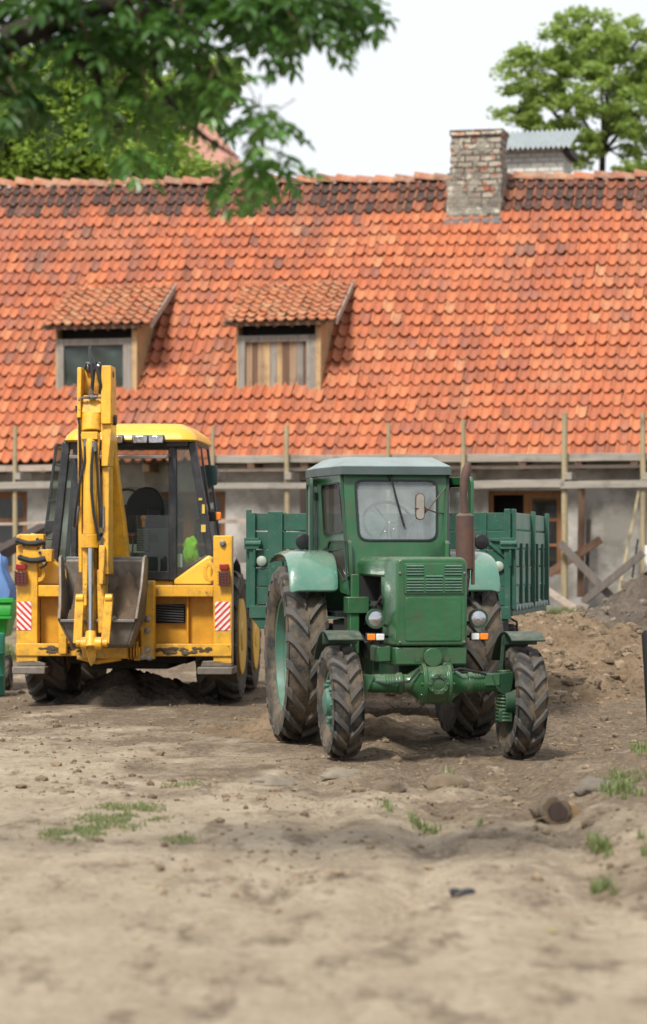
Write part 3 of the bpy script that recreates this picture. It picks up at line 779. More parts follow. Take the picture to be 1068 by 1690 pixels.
lean((924, 896), (1020, 997), -.95, -.95, .13, .06, M['wood_weathered'], 'thick grey beam falling to the right, upper piece of the crossed pair')
lean((1062, 912), (962, 994), -.88 - .2, -1.08, .12, .06, M['wood_weathered'], 'dark grey board rising to the right, crossing under the thick grey beam')
lean((900, 972), (972, 1020), -1.0, -1.3, .11, .05, M['wood_pink'], 'pale grey board sloping down to the grass beside the trailer')
# upright seen between the trailer and the scaffold pole, left
lean((502, 792), (502, 905), .3, .3, .14, .10, M['wood_dark'], 'dark post under the eaves above the left trailer board', 'leaning_post', 'post', 'posts standing at the house wall')
# teal door leaf with a white edge at the far right
pa = HF.p(1065, 820, -.9); pb = HF.p(1110, 985, -.9); q = HF.world(HF.p(1065, 985, -.9)); gzz = gz(q.x, q.y)
dd = empty('door_leaf', (q.x, q.y, gzz), HT); tag(dd, 'teal door leaf with a white edge strip leaning at the right end', 'door')
zt_ = HF.xz(1065, 815, -.9)[1] - gzz
m = MB(); m.box(.05, .85, 0, .05, 0, zt_); m.build('panel', plain('teal_panel', (.10, .26, .27), .5), dd, .004)
m = MB(); m.box(-.01, .05, -.01, .06, 0, HF.xz(1065, 900, -.9)[1] - gzz); m.build('edge_strip', M['white'], dd, .004)
# ------------------------------------------------------------------ wheels
def tyre_mb(Rr, W, rr, nl=20, lh=.035, lw=.03, slant=.30, vdir=-1, n=72):
    """tractor tyre round the x axis; angle 0 faces -y, growing downwards"""
    t = MB(); Rc = Rr - lh; H = Rr - rr
    prof = [(rr, -.36 * W), (rr + .02, -.40 * W), (rr + .25 * H, -.47 * W), (rr + .52 * H, -.5 * W), (rr + .78 * H, -.485 * W), (Rc - .025, -.45 * W), (Rc - .008, -.36 * W), (Rc, -.15 * W)]
    prof = prof + [(r, -x) for r, x in prof[::-1]] + [(rr - .01, .3 * W), (rr - .01, -.3 * W), (rr, -.36 * W)]
    t.av = 0; t.lathe(prof, (0, 0, 0), (1, 0, 0), n, caps=False)
    surf = [(.0, .03 * W, Rc), (.25, .15 * W, Rc), (.5, .28 * W, Rc - .003), (.72, .39 * W, Rc - .012), (.86, .455 * W, Rc - .035), (1.0, .487 * W, Rc - .035 - .14 * H)]
    for side in (-1, 1):
        for k in range(nl):
            ph0 = 2 * math.pi * (k + (.5 if side > 0 else 0)) / nl; b = len(t.v); jit = random.uniform(-.01, .01)
            for (q, x, r) in surf:
                ph = ph0 + vdir * slant * (q if q < .86 else .86) + jit
                hw = lw / 2 / Rr * (1.0 + .25 * (q > .7))
                tx = lh if q < .8 else (lh * .9 if q < .95 else lh * .35)
                # outward direction tilts to the side at the shoulder
                ox = 0 if q < .8 else (.35 if q < .95 else .9)
                for (dw, up, lug) in ((-1.7, 0, 0), (-1.0, 1, 1), (1.0, 1, 1), (1.7, 0, 0)):
                    rad = r - .004 + up * tx * (1 - ox * .7); xx = side * (x + up * tx * ox)
                    a = ph + dw * hw
                    t.av = lug; t.add([(xx, -rad * math.cos(a), -rad * math.sin(a))], [])
            m = len(surf)
            fs = []
            for i in range(m - 1):
                for j in range(3): a = b + i * 4 + j; fs.append((a, a + 1, a + 5, a + 4))
            fs.append((b, b + 1, b + 2, b + 3)); e = b + (m - 1) * 4; fs.append((e + 3, e + 2, e + 1, e))
            for f in fs: t.f.append(f); t.mi.append(0)
    return t

def make_wheel(name, Rr, W, rr, rimmat, dish, nl, lh, lw, slant, parent, loc, side, rubberm, vdir=-1, spin=0.0, tilt=0.0, bolts=8, hubR=.13, flush=False):
    """side = -1: outer face at -x"""
    w = empty(name, loc, 0, parent); w.rotation_euler = (spin, tilt, 0)
    t = tyre_mb(Rr, W, rr, nl, lh, lw, slant, vdir); t.build('tyre', rubberm, w, angle=32, attr='lug')
    r = MB(); s = side
    prof = [(rr + .012, s * .36 * W), (rr + .012, s * .33 * W), (rr - .03, s * .30 * W), (rr - .045, s * .12 * W), (rr - .09, s * dish * W), (rr * .55, s * (dish + .02) * W), (hubR + .02, s * (dish + .05) * W), (hubR, s * (dish + .22) * W), (hubR * .55, s * (dish + .28) * W), (.005, s * (dish + .28) * W)]
    if flush: prof = [(rr + .014, s * .42 * W), (rr + .012, s * .50 * W), (rr - .012, s * .515 * W), (rr - .05, s * .50 * W), (rr * .5, s * .49 * W), (hubR, s * .49 * W), (hubR * .9, s * .52 * W), (.005, s * .52 * W)]
    r.lathe(prof, n=48, caps=False)
    prof = [(rr + .012, -s * .36 * W), (rr - .03, -s * .30 * W), (rr - .045, 0), (rr - .05, s * .12 * W)]
    r.lathe(prof, n=48, caps=False)
    for k in range(0 if flush else bolts):
        a = 2 * math.pi * k / bolts; c = (0, math.cos(a) * (hubR + .06), math.sin(a) * (hubR + .06))
        r.cyl((s * (dish + .03) * W, c[1], c[2]), (s * (dish + .17) * W, c[1], c[2]), .019, 6)
    r.build('rim', rimmat, w, angle=30)
    return w

M['rim_green'] = paint('dusty_rim_green', (.04, .12, .085), (.05, .15, .11), .5, .6, (.10, .09, .06, 1), .3)
# ------------------------------------------------------------------ the green tractor
TT = R(9.5); TR = Frame(.86, 21.4, TT)
tr = empty('tractor', (.86, 21.4, 0), TT)
tag(tr, 'old green tractor with a boxy glazed cab, parked nose towards the viewer', 'tractor')
G, GP, GD = M['green'], M['green_pale'], M['green_dark']
Z = lambda py, y=0.0, px=700: TR.xz(px, py, y)[1]
X = lambda px, y=0.0, py=1000: TR.xz(px, py, y)[0]
make_wheel('front_wheel', .455, .25, .26, M['rim_green'], .28, 16, .036, .046, .34, tr, (-.735, 0, .475), -1, M['rubber'], spin=.1, tilt=R(-1.5), hubR=.10)
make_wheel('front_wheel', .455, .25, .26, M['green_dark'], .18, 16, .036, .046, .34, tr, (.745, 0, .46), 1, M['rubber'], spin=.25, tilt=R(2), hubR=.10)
make_wheel('rear_wheel', .775, .36, .50, M['rim_green'], -.05, 19, .046, .058, .33, tr, (-.765, 2.1, .785), -1, M['rubber'], spin=.05, hubR=.15)
make_wheel('rear_wheel', .775, .36, .50, G, -.05, 19, .046, .058, .33, tr, (.755, 2.1, .80), 1, M['rubber'], spin=.15, hubR=.15)
# hood: nose shell and long cover
zt, zb = Z(921, -.08), Z(1066, -.08)
m = MB()
poly = [(-.315, zb), (.30, zb), (.30, zt - .05), (.285, zt - .015), (.25, zt), (-.265, zt), (-.30, zt - .015), (-.315, zt - .05)]
front = [(x * .93, z) for x, z in poly]
vs = [(x, -.08, z) for x, z in front] + [(x, .02, z + (.006 if z > zb else 0)) for x, z in poly] + [(x, .34, z + (.01 if z > zb else 0)) for x, z in poly]
k = len(poly); fs = [tuple(range(k))] + [(i, (i + 1) % k, k + (i + 1) % k, k + i) for i in range(k)] + [(k + i, k + (i + 1) % k, 2 * k + (i + 1) % k, 2 * k + i) for i in range(k)] + [tuple(range(3 * k - 1, 2 * k - 1, -1))]
m.add(vs, fs)
nose = m.build('nose', G, tr, .018, seg=3)
# raised panel, louvres
m = MB(); yf = -.081
m.prism(rrect(X(669, -.08), X(761, -.08), Z(1058, -.08), Z(986, -.08), .02), (0, yf, 0), (1, 0, 0), (0, 0, 1), (0, -1, 0), .008)
m.build('nose_panel', G, nose, .004)
m = MB()
gx0, gx1 = X(667, -.08), X(765, -.08)
m.prism([(gx0, Z(980, -.08)), (gx1, Z(980, -.08)), (gx1, Z(930, -.08)), (gx0, Z(930, -.08))], (0, yf, 0), (1, 0, 0), (0, 0, 1), (0, -1, 0), .012)
m.build('grille', G, nose, .004)
m = MB(); md = MB(); ww = (gx1 - gx0 - .07) / 3
for c in range(3):
    a = gx0 + .018 + c * (ww + .017)
    for gi, (p0, n_) in enumerate(((934, 4), (956, 5))):
        if c == 1 and gi == 0: n_ = 1; p0 = 951
        for r_ in range(n_):
            z = Z(p0 + r_ * 4.6, -.08)
            md.box(a, a + ww, yf - .0135, yf - .004, z - .014, z - .004)
            m.bar((a, yf - .014, z), (a + ww, yf - .014, z), .016, .008, up=(0, -.6, 1))
m.build('louvre', M['green_pale'], nose); md.build('louvre_slot', M['void'], nose)
m = MB(); z0, z1 = Z(953, .4, 640), Z(920, .4, 640)
poly = [(-.305, z0), (.28, z0), (.28, z1 - .05), (.24, z1 - .005), (-.265, z1 - .005), (-.305, z1 - .05)]
q_ = [(x * 1.22 if x < 0 else x * 1.08, z + .012) for x, z in poly]; k = len(poly)
m.add([(x, .342, z) for x, z in poly] + [(x, 1.27, z) for x, z in q_], [tuple(range(k)), tuple(range(2 * k - 1, k - 1, -1))] + [(i, (i + 1) % k, k + (i + 1) % k, k + i) for i in range(k)])
m.build('hood', G, tr, .02, seg=3)
m = MB()                                                # side skirt posts beside the engine
m.poly3([(-.31, .345, z0 + .005), (-.31, .50, z0 + .005), (-.31, .42, zb + .05), (-.31, .345, zb)], (1, 0, 0), .02)
m.poly3([(.29, .345, z0 + .005), (.29, .60, z0 + .005), (.29, .50, zb + .05), (.29, .345, zb)], (-1, 0, 0), .02)
build_each(m, 'side_skirt', G, tr)
# engine and radiator
m = MB(); m.box(-.21, .2, .4, 1.2, .75, 1.42); m.box(-.25, .24, .36, .44, .9, 1.45)
for k in range(4):
    m.lathe([(.07, 0), (.085, .02), (.085, .03), (.07, .05), (.085, .07), (.085, .08), (.07, .1), (.085, .12), (.085, .13), (.06, .16)], (-.25, .55 + k * .17, 1.1), (0, 0, 1), 14)
m.lathe([(.02, 0), (.15, .01), (.16, .03), (.03, .05)], (-.20, .47, 1.22), (0, -1, 0), 20)
m.tube([(-.28, .5, 1.38), (-.31, .48, 1.2), (-.27, .46, 1.05), (-.3, .5, .95)], .012, 6)
m.build('engine', M['void'], tr, .005)
m = MB(); m.box(-.20, .20, .3, 2.1, .62, .9); m.box(-.25, .25, 1.2, 2.6, .6, 1.12); m.build('chassis', GD, tr, .01)
# lower front frame
m = MB(); fz0, fz1 = Z(1098, -.05), Z(1067, -.05)
m.box(-.30, .285, -.06, .35, fz0, fz1 - .004); m.box(-.42, -.302, .1, .4, fz0 + .02, fz1 + .0)
fr = m.build('front_frame', G, tr, .012)
m = MB(); m.cyl((.0, -.055, fz0 + .09), (0, -.066, fz0 + .09), .03, 12); m.build('frame_hole', M['void'], fr)
# axle
az = Z(1128, 0, 640)
m = MB(); cx = .03
m.lathe([(.065, -.56), (.075, -.5), (.075, -.32), (.09, -.30), (.09, -.27), (.075, -.26), (.075, -.22), (.11, -.17), (.16, -.12), (.175, -.115), (.175, -.085), (.165, -.08), (.17, 0), (.165, .08), (.175, .085), (.175, .115), (.16, .12), (.11, .17), (.075, .22), (.075, .26), (.088, .27), (.088, .30), (.075, .32), (.072, .5), (.06, .56)], (cx, 0, az), (1, 0, 0), 28)
m.lathe([(.14, 0), (.125, .1), (.1, .15), (.088, .16), (.088, .175), (.05, .178), (.05, .15), (.01, .15)], (cx, 0, az), (0, -1, 0), 24)
for k in range(8):
    a = k * math.pi / 4; m.cyl((cx + .073 * math.cos(a), -.17, az + .073 * math.sin(a)), (cx + .073 * math.cos(a), -.19, az + .073 * math.sin(a)), .011, 6)
for k in range(10):
    a = k * math.pi / 5
    for sx in (-.125, .125): m.cyl((cx + sx - .012, .15 * math.cos(a), az + .15 * math.sin(a)), (cx + sx + .012, .15 * math.cos(a), az + .15 * math.sin(a)), .013, 6)
m.prism([(-.13, 0), (.13, 0), (.10, .2), (-.10, .2)], (cx, -.06, az + .09), (1, 0, 0), (0, 0, 1), (0, 1, 0), .16)
m.cyl((cx - .03, -.1, az + .21), (cx - .03, .1, az + .21), .075, 20); m.cyl((cx + .09, -.09, az + .12), (cx + .09, .09, az + .12), .05, 16)
for k in range(4): m.lathe([(.080, 0), (.080, .008)], (cx + .33 + k * .022, 0, az), (1, 0, 0), 24); m.lathe([(.080, 0), (.080, .008)], (cx - .41 + k * .022, 0, az), (1, 0, 0), 24)
m.box(cx + .40, cx + .52, -.085, .02, az - .02, az + .075)
ax = m.build('front_axle', G, tr, .004, angle=40)
m = MB(); m.tube([(-.4, .10, az + .03), (-.1, .12, az + .06), (.3, .12, az + .075), (.52, .1, az + .07)], .014, 8); m.build('tie_rod', M['black'], ax)
for s in (-1, 1):
    m = MB(); xo = .60 * s
    m.poly3([(s * .47, -.09, az + .07), (s * .68, -.05, az + .09), (s * .66, -.05, az - .04), (s * .62, -.06, az - .12), (s * .53, -.09, az - .06)], (0, 1, 0), .13)
    m.tube([(s * .605, .0, az + .10), (s * .605, .0, az - .06)], .06, 14)
    m.tube([(s * .605, .0, az - .06), (s * .605, 0, .33)], .045, 14)
    m.box(s * .605 - .055, s * .605 + .055, -.06, .1, .30, .40)
    m.tube([(s * .6, 0, .46), (s * .74, 0, .46)], .10, 16)
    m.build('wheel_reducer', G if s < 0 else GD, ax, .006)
    sp_ = MB(); pts = []
    for i in range(85):
        a = i * 2 * math.pi / 10; pts.append((s * .605 + .062 * math.cos(a), .062 * math.sin(a), az - .08 - i * .0029))
    sp_.tube(pts, .009, 5); sp_.build('suspension_spring', G, ax, angle=60)
# front mudguards
M['mudguard'] = paint('mudguard_green', (.012, .045, .025), None, .5, .3)
for s, cz, cxx in ((-1, .475, -.735), (1, .46, .745)):
    m = MB(); vs = []; fs = []
    for i in range(13):
        a = R(62 + i * 7); rr = .555
        for (x, rq) in ((cxx - .14, rr), (cxx + .14, rr), (cxx + .14, rr - .015), (cxx - .14, rr - .015)):
            vs.append((x, -rq * math.cos(a), cz + rq * math.sin(a) + .015))
    for i in range(12):
        for j in range(4): q = 4 * i + j; p = 4 * i + (j + 1) % 4; fs.append((q, p, p + 4, q + 4))
    fs += [(0, 1, 2, 3), (51, 50, 49, 48)]
    m.add(vs, fs)
    m.box(cxx - .14, cxx + .14, .02, .035, cz + .46, cz + .545)
    m.bar((cxx - s * .12, .10, cz + .53), (cxx - s * .15, .10, az), .03, .02)
    m.build('front_mudguard', M['mudguard'], tr, .004)
# head lamps and indicators
for s in (-1, 1):
    x = -.43 if s < 0 else .415; zl = Z(1021, .1)
    m = MB(); m.lathe([(.03, .12), (.06, .08), (.080, .02), (.080, -.012), (.070, -.012)], (x, .1, zl), (0, 1, 0), 24); m.bar((x, .2, zl), (s * .25, .22, zl - .1), .03, .02)
    hl = m.build('headlight', GD, tr, angle=30)
    m = MB(); m.lathe([(.070, -.008), (.05, -.016), (.03, -.02), (.001, -.022)], (x, .1, zl), (0, 1, 0), 24, caps=False); m.build('lens', M['lens'], hl)
    zi = Z(1051, .08); xi = x + s * .005
    m = MB(); m.box(xi - .075, xi + .075, .08, .12, zi - .032, zi + .032); m.bar((xi, .12, zi), (s * .26, .22, zi), .03, .02); il = m.build('indicator', M['black'], tr, .004)
    a, b_ = (xi - .07, xi - .003), (xi + .003, xi + .07)
    if s > 0: a, b_ = b_, a
    m = MB(); m.box(a[0], a[1], .062, .082, zi - .026, zi + .026); m.build('amber_lens', M['amber'], il, .006)
    m = MB(); m.box(b_[0], b_[1], .062, .082, zi - .026, zi + .026); m.build('white_lens', M['white'], il, .006)
# exhaust
m = MB(); ex, ey = X(767, .6, 900), .6
m.tube([(ex, ey, 1.45), (ex, ey, 1.52), (ex, ey, 1.53), (ex, ey, Z(851, .6)), (ex, ey, Z(847, .6))], [.045, .045, .075, .075, .05], 20)
z_ = Z(847, .6)
m.tube([(ex, ey, z_), (ex - .01, ey, z_ + .15), (ex - .005, ey, z_ + .27), (ex + .02, ey + .01, z_ + .36), (ex + .035, ey + .01, z_ + .42)], [.034, .032, .036, .040, .02], 14)
m.box(ex + .055, ex + .078, ey - .04, ey + .01, 1.40, 1.85)
m.tube([(.25, ey, 1.35), (ex, ey, 1.35), (ex, ey, 1.47)], .045, 12)
m.build('exhaust', M['rust'], tr, .003)
# cab -------------------------------------------------------------
cz1 = Z(781, 1.38); cz0 = Z(921, 1.25)
fl_t, fr_t = TR.p(566, 781, 1.40), TR.p(737, 781, 1.40)
fl_b, fr_b = Vector((-.445, 1.22, 1.30)), Vector((.385, 1.22, 1.30))
SL, SRr, YQ, YB = -.575, .555, 2.08, 2.55
ztop = (fl_t.z + fr_t.z) / 2; fl_t.z = fr_t.z = ztop
def fpt(a, b_):       # point on the front panel, a across 0..1, b up 0..1
    return (fl_b.lerp(fr_b, a)).lerp(fl_t.lerp(fr_t, a), b_)
def quadP(P, r, n=5): return round_poly(P, r, n)
outer = quadP([fl_b, fr_b, fr_t, fl_t], .01, 5)
zof = lambda z: (z - 1.30) / (ztop - 1.30)
wz0, wz1 = Z(893, 1.32), Z(792, 1.38)
wi = [fpt(.115, zof(wz0)), fpt(.915, zof(wz0)), fpt(.915, zof(wz1)), fpt(.105, zof(wz1))]
inner = quadP(wi, .085, 5)
nf = (fr_b - fl_b).cross(fl_t - fl_b).normalized()
if nf.y > 0: nf = -nf
m = MB(); m.ring(outer, inner, -nf, .03)
m.bar(fl_t + Vector((.02, .03, -.02)), fr_t + Vector((-.02, .03, -.02)), .04, .05)
m.bar(fpt(.10, zof(wz1) + .055) + nf * .008, fpt(.93, zof(wz1) + .055) + nf * .008, .012, .016)
cab = m.build('cab', G, tr, .006)
m = MB(); m.box(-.372, .34, 1.12, 1.17, .78, z0 + .012); m.build('engine_bay_shade', M['void'], cab)  # black panel added for the shade in the engine opening
m = MB(); m.box(fl_b.x, -.374, 1.125, 1.3, .95, z0 + .02)
m.box(-.50, -.32, .98, 1.2, Z(1012, 1.1, 575), Z(985, 1.1, 575)); m.box(-.48, -.40, 1.0, 1.15, .82, Z(1012, 1.1, 575) - .002)
m.build('firewall', G, cab, .006)
seal = lambda P, d, par, nn_, wd=.016: None
def window(P, r, par, n, gm='glass_t', name='pane'):
    i0 = quadP(P, r, 5); sm = MB(); cxp = sum(i0, Vector()) / len(i0)
    i1 = [q + (cxp - q).normalized() * .018 for q in i0]; sm.ring([q - n * .0 for q in i0], i1, n, .012)
    so_ = sm.build('window_seal', M['black'], par)
    g_ = MB(); g_.add([q - n * .006 for q in i1], [tuple(range(len(i1)))]); g_.build(name, M[gm], par)
window(wi, .085, cab, nf)
# quarter panels, side walls (left side of the picture, then right)
for s, fb, ft, SX in ((-1, fl_b, fl_t, SL), (1, fr_b, fr_t, SRr)):
    ft2 = ft + Vector((s * .012, .01, 0)); fb2 = fb + Vector((s * .012, .01, 0))
    rt, rb = Vector((SX, YQ, ztop)), Vector((SX, YQ, 1.68))
    lo = Vector((fb.x + s * .03, 1.42, Z(978, 1.3, 570)))
    fb3 = Vector((fb2.x, 1.2, Z(982, 1.2, 580)))
    n = (rt - ft2).cross(rb - rt).normalized(); n = n if n.x * s > 0 else -n
    # a panel with two window holes: strips between them
    A = [ft2, rt, rb + Vector((0, 0, -.02)), lo, fb3]
    def on(px, py):      # a point of the panel's plane seen at px, py (left panel)
        o_ = Vector((0, 0, 0)); 
        # ray in local axes
        c0 = Vector((-TR.ox, -TR.oy, EYE)); d0 = Vector(((px - CX) / F, 1, (HY - py) / F))
        ro = Vector((c0.x * TR.c + c0.y * TR.s, -c0.x * TR.s + c0.y * TR.c, c0.z)); rd = Vector((d0.x * TR.c + d0.y * TR.s, -d0.x * TR.s + d0.y * TR.c, d0.z))
        t = (ft2 - ro).dot(n) / rd.dot(n); return ro + rd * t
    if s < 0:
        W1 = [on(569, 879), on(536, 884), on(531, 800), on(560, 795)]
        W2 = [on(577, 955), on(566, 960), on(541, 905), on(544, 892), on(575, 892)]
        rimT, rimB = on(556, 783), None
    else:
        mir = lambda v: Vector((fr_t.x + (fl_t.x - v.x) , v.y, v.z))
        W1 = [mir(v) for v in LW1]; W2 = [mir(v) for v in LW2]
        W1 = [v - n * (v - ft2).dot(n) for v in W1]; W2 = [v - n * (v - ft2).dot(n) for v in W2]
    if s < 0: LW1, LW2 = W1, W2
    # shell: upper ring and lower ring with the divider between
    A1 = [W1[0].lerp(W2[4], .5) , W1[1].lerp(W2[3], .5), rt, ft2]
    midF = ft2.lerp(fb3, .62 if s < 0 else .62); midR = Vector((SX, YQ, 0)).lerp(Vector((SX, YQ, 0)), 0); midR = rb + Vector((0, 0, -.02))
    midF = midF - n * (midF - ft2).dot(n); midR = midR - n * (midR - ft2).dot(n)
    m = MB(); o1 = quadP([midF, midR, rt, ft2], .004, 5); i1 = quadP(W1, .05, 5); m.ring(o1, i1, -n, .03)
    lo_ = lo - n * (lo - ft2).dot(n); fb_ = fb3 - n * (fb3 - ft2).dot(n)
    o2 = quadP([fb_, lo_, midR, midR.lerp(midF, .5), midF], .003, 5); i2 = quadP(W2, .035, 5); m.ring(o2, i2, -n, .03)
    qp = m.build('quarter_panel', G, cab, .004)
    window(W1, .05, qp, n, 'glass_q'); window(W2, .035, qp, n, 'glass_q')
    # side wall behind the quarter panel
    m = MB(); m.box(min(SX, SX - s * .03), max(SX, SX - s * .03), YQ, YQ + .05, 1.6, ztop); m.box(min(SX, SX - s * .03), max(SX, SX - s * .03), YB - .05, YB, 1.2, ztop)
    m.box(min(SX, SX - s * .03), max(SX, SX - s * .03), YQ + .05, YB - .05, ztop - .08, ztop); m.box(min(SX, SX - s * .03), max(SX, SX - s * .03), YQ + .05, YB - .05, 1.2, 1.6)
    m.build('side_pillar', G, cab, .005)
    if s < 0:
        g_ = MB(); g_.add([(SX + .01, YQ + .05, 1.6), (SX + .01, YB - .05, 1.6), (SX + .01, YB - .05, ztop - .08), (SX + .01, YQ + .05, ztop - .08)], [(0, 1, 2, 3)]); g_.build('pane', M['glass_t'], cab)
    m = MB(); m.bar(ft2 + Vector((s * .004, -.004, 0)), fb3 + Vector((s * .004, -.004, 0)), .018, .018); m.build('corner_seal', M['black'] if s > 0 else GD, cab)
# rear wall with window
ob = [Vector((SL, YB, 1.1)), Vector((SRr, YB, 1.1)), Vector((SRr, YB, ztop)), Vector((SL, YB, ztop))]
wb = [Vector((SL + .12, YB, 1.62)), Vector((SRr - .12, YB, 1.62)), Vector((SRr - .12, YB, ztop - .1)), Vector((SL + .12, YB, ztop - .1))]
m = MB(); m.ring(quadP(ob, .02, 5), quadP(wb, .07, 5), (0, -1, 0), .03); m.build('rear_wall', G, cab, .004)
window(wb, .07, cab, Vector((0, 1, 0)))
m = MB(); m.box(SL + .03, SRr - .03, 1.3, YB - .03, 1.12, 1.16); m.build('cab_floor', M['black'], cab)
# roof
rl, rr_ = SL - .02, SRr + .02; zc = Z(757, 1.9); ze_ = ztop - .005
ft_ = .065
m = MB()
rim = [(fl_t.x - .02, 1.33), (fr_t.x + .02, 1.33), (rr_, YQ - .05), (rr_, YB + .03), (rl, YB + .03), (rl, YQ - .05)]
top = [(fl_t.x + .08, 1.62), (fr_t.x - .08, 1.62), (rr_ - .13, YQ + .0), (rr_ - .13, YB - .1), (rl + .13, YB - .1), (rl + .13, YQ + .0)]
k = 6
vs = [(x, y, ze_) for x, y in rim] + [(x, y, ze_ + ft_) for x, y in rim] + [(x, y, zc) for x, y in top]
fs = [tuple(range(k - 1, -1, -1)), tuple(range(2 * k, 3 * k))] + [(i, (i + 1) % k, k + (i + 1) % k, k + i) for i in range(k)] + [(k + i, k + (i + 1) % k, 2 * k + (i + 1) % k, 2 * k + i) for i in range(k)]
m.add(vs, fs); rf = m.build('cab_roof', [paint('roof_pale', (.25, .32, .33), (.17, .23, .24), .5, .4, (.2, .2, .18, 1), .1)], cab, 0, angle=8)
m = MB(); rim2 = [(x * 1.012, y - .006 if y < 2 else y + .006) for x, y in rim]
vs = [(x, y, ze_ - .008) for x, y in rim2] + [(x, y, ze_ + ft_ * .9) for x, y in rim2] + [(x * .96, y + .02, ze_ - .008) for x, y in rim] 
fs = [(i, (i + 1) % k, k + (i + 1) % k, k + i) for i in range(k)] + [(i, (i + 1) % k, 2 * k + (i + 1) % k, 2 * k + i) for i in range(k)]
m.add(vs, fs); m.build('roof_gutter', paint('gutter_grey', (.07, .10, .10), None, .5, .2), rf)
# open door on the picture's right
h0 = Vector((SRr + .015, 2.08, 1.05)); dv = Vector((.135, -.55, 0)).normalized(); dw = .56; dz1 = Z(786, 1.6) - 1.05
dn = Vector((-dv.y, dv.x, 0)) * -1
P = lambda a, b_: h0 + dv * a + Vector((0, 0, b_))
o4 = [P(0, 0), P(dw, 0), P(dw, dz1), P(0, dz1)]; i4 = [P(.06, .55), P(dw - .06, .55), P(dw - .06, dz1 - .07), P(.06, dz1 - .07)]
m = MB(); m.ring(quadP(o4, .07, 5), quadP(i4, .06, 5), dn, .03); m.poly3([P(.02, .02) + dn * .01, P(dw - .02, .02) + dn * .01, P(dw - .02, .5) + dn * .01, P(.02, .5) + dn * .01], dn, .012)
door = m.build('door', G, tr, .006); window(i4, .06, door, -dn if dn.y > 0 else dn)
# left door leaf held open a little, edge-on
m = MB(); h0 = Vector((SL - .015, 2.45, 1.55)); dv = Vector((-.05, -.55, 0)).normalized(); dn2 = Vector((dv.y, -dv.x, 0)); zz = Z(790, 2.1) - 1.55
m.ring(quadP([P(0, 0), P(.5, 0), P(.5, zz), P(0, zz)], .07, 5), quadP([P(.05, .06), P(.45, .06), P(.45, zz - .06), P(.05, zz - .06)], .06, 5), dn2, .03)
d2 = m.build('door', GD, tr, .005); g_ = MB(); g_.poly3([P(.05, .06) + dn2 * .01, P(.45, .06) + dn2 * .01, P(.45, zz - .06) + dn2 * .01, P(.05, zz - .06) + dn2 * .01], dn2, .004); g_.build('pane', M['glass_t'], d2)
# wiper
m = MB(); a = TR.p(645, 786, 1.36); b_ = TR.p(657, 835, 1.33) ; c = TR.p(667, 868, 1.31)
m.tube([a, a.lerp(b_, .5), b_], .008, 6); m.bar(b_.lerp(a, .35), c, .012, .018); m.ball(a, .018, 8); m.build('wiper', M['black'], cab)
m = MB()                                                # hinges, catches and pipes
for z in (1.35, 1.62, 2.12): m.cyl((SL - .012, YQ + .03, z), (SL - .012, YQ + .03, z + .07), .014, 8)
build_each(m, 'door_hinge', GD, cab)
m = MB(); m.tube([(-.33, .36, 1.30), (-.36, .5, 1.22), (-.35, .8, 1.12), (-.34, 1.1, 1.05)], .013, 6); m.tube([(-.30, .38, 1.02), (-.36, .45, .96), (-.40, .7, .92), (-.36, 1.1, .98)], .010, 6); m.tube([(.30, .4, 1.1), (.36, .7, 1.0), (.4, 1.1, 1.1)], .011, 6)
build_each(m, 'engine_hose', M['hose'], tr)
m = MB()
for (x, z) in ((X(660, -.08), zb + .03), (X(766, -.08), zb + .03), (X(660, -.08), zt - .12), (X(766, -.08), zt - .12)): m.lathe([(.011, 0), (.011, -.008), (.004, -.011)], (x, -.082, z), (0, 1, 0), 8)
build_each(m, 'nose_bolt', M['steel'], nose)
m = MB(); m.bar((-.29, -.064, fz0 + .02), (.275, -.064, fz0 + .02), .012, .012); m.box(.10, .14, -.075, -.06, fz0 + .03, fz0 + .07); m.box(-.14, -.10, -.075, -.06, fz0 + .03, fz0 + .07); build_each(m, 'frame_strip', G, fr)
m = MB(); m.tube([(-.12, -.14, az + .12), (-.2, -.12, az + .02), (-.38, -.09, az + .0), (-.52, -.05, az + .03)], .010, 6); m.tube([(.13, -.12, az + .10), (.22, -.12, az + .12), (.36, -.10, az + .09), (.5, -.06, az + .05)], .010, 6); build_each(m, 'axle_hose', M['hose'], ax)
# mirror with arms
mp = TR.p(694, 836, .95); m = MB()
m.prism(rrect(-.040, .040, -.112, .112, .035, 4), mp + Vector((0, .012, 0)), (1, 0, 0), (0, 0, 1), (0, 1, 0), .02)
a1 = TR.p(737, 803, 1.40); a2 = TR.p(745, 849, 1.5)
m.tube([mp + Vector((.045, .02, 0)), TR.p(702, 846, .98), a1], .0065, 6); m.tube([TR.p(684, 839, .95), TR.p(704, 840, .98), TR.p(720, 846, 1.2), a2], .0065, 6)
mi = m.build('mirror', M['rust'], tr, .003); m = MB(); m.prism(rrect(-.033, .033, -.105, .105, .03, 4), mp + Vector((0, .010, 0)), (1, 0, 0), (0, 0, 1), (0, -1, 0), .004); m.build('mirror_back', plain('mirror_back', (.33, .30, .26), .5), mi)
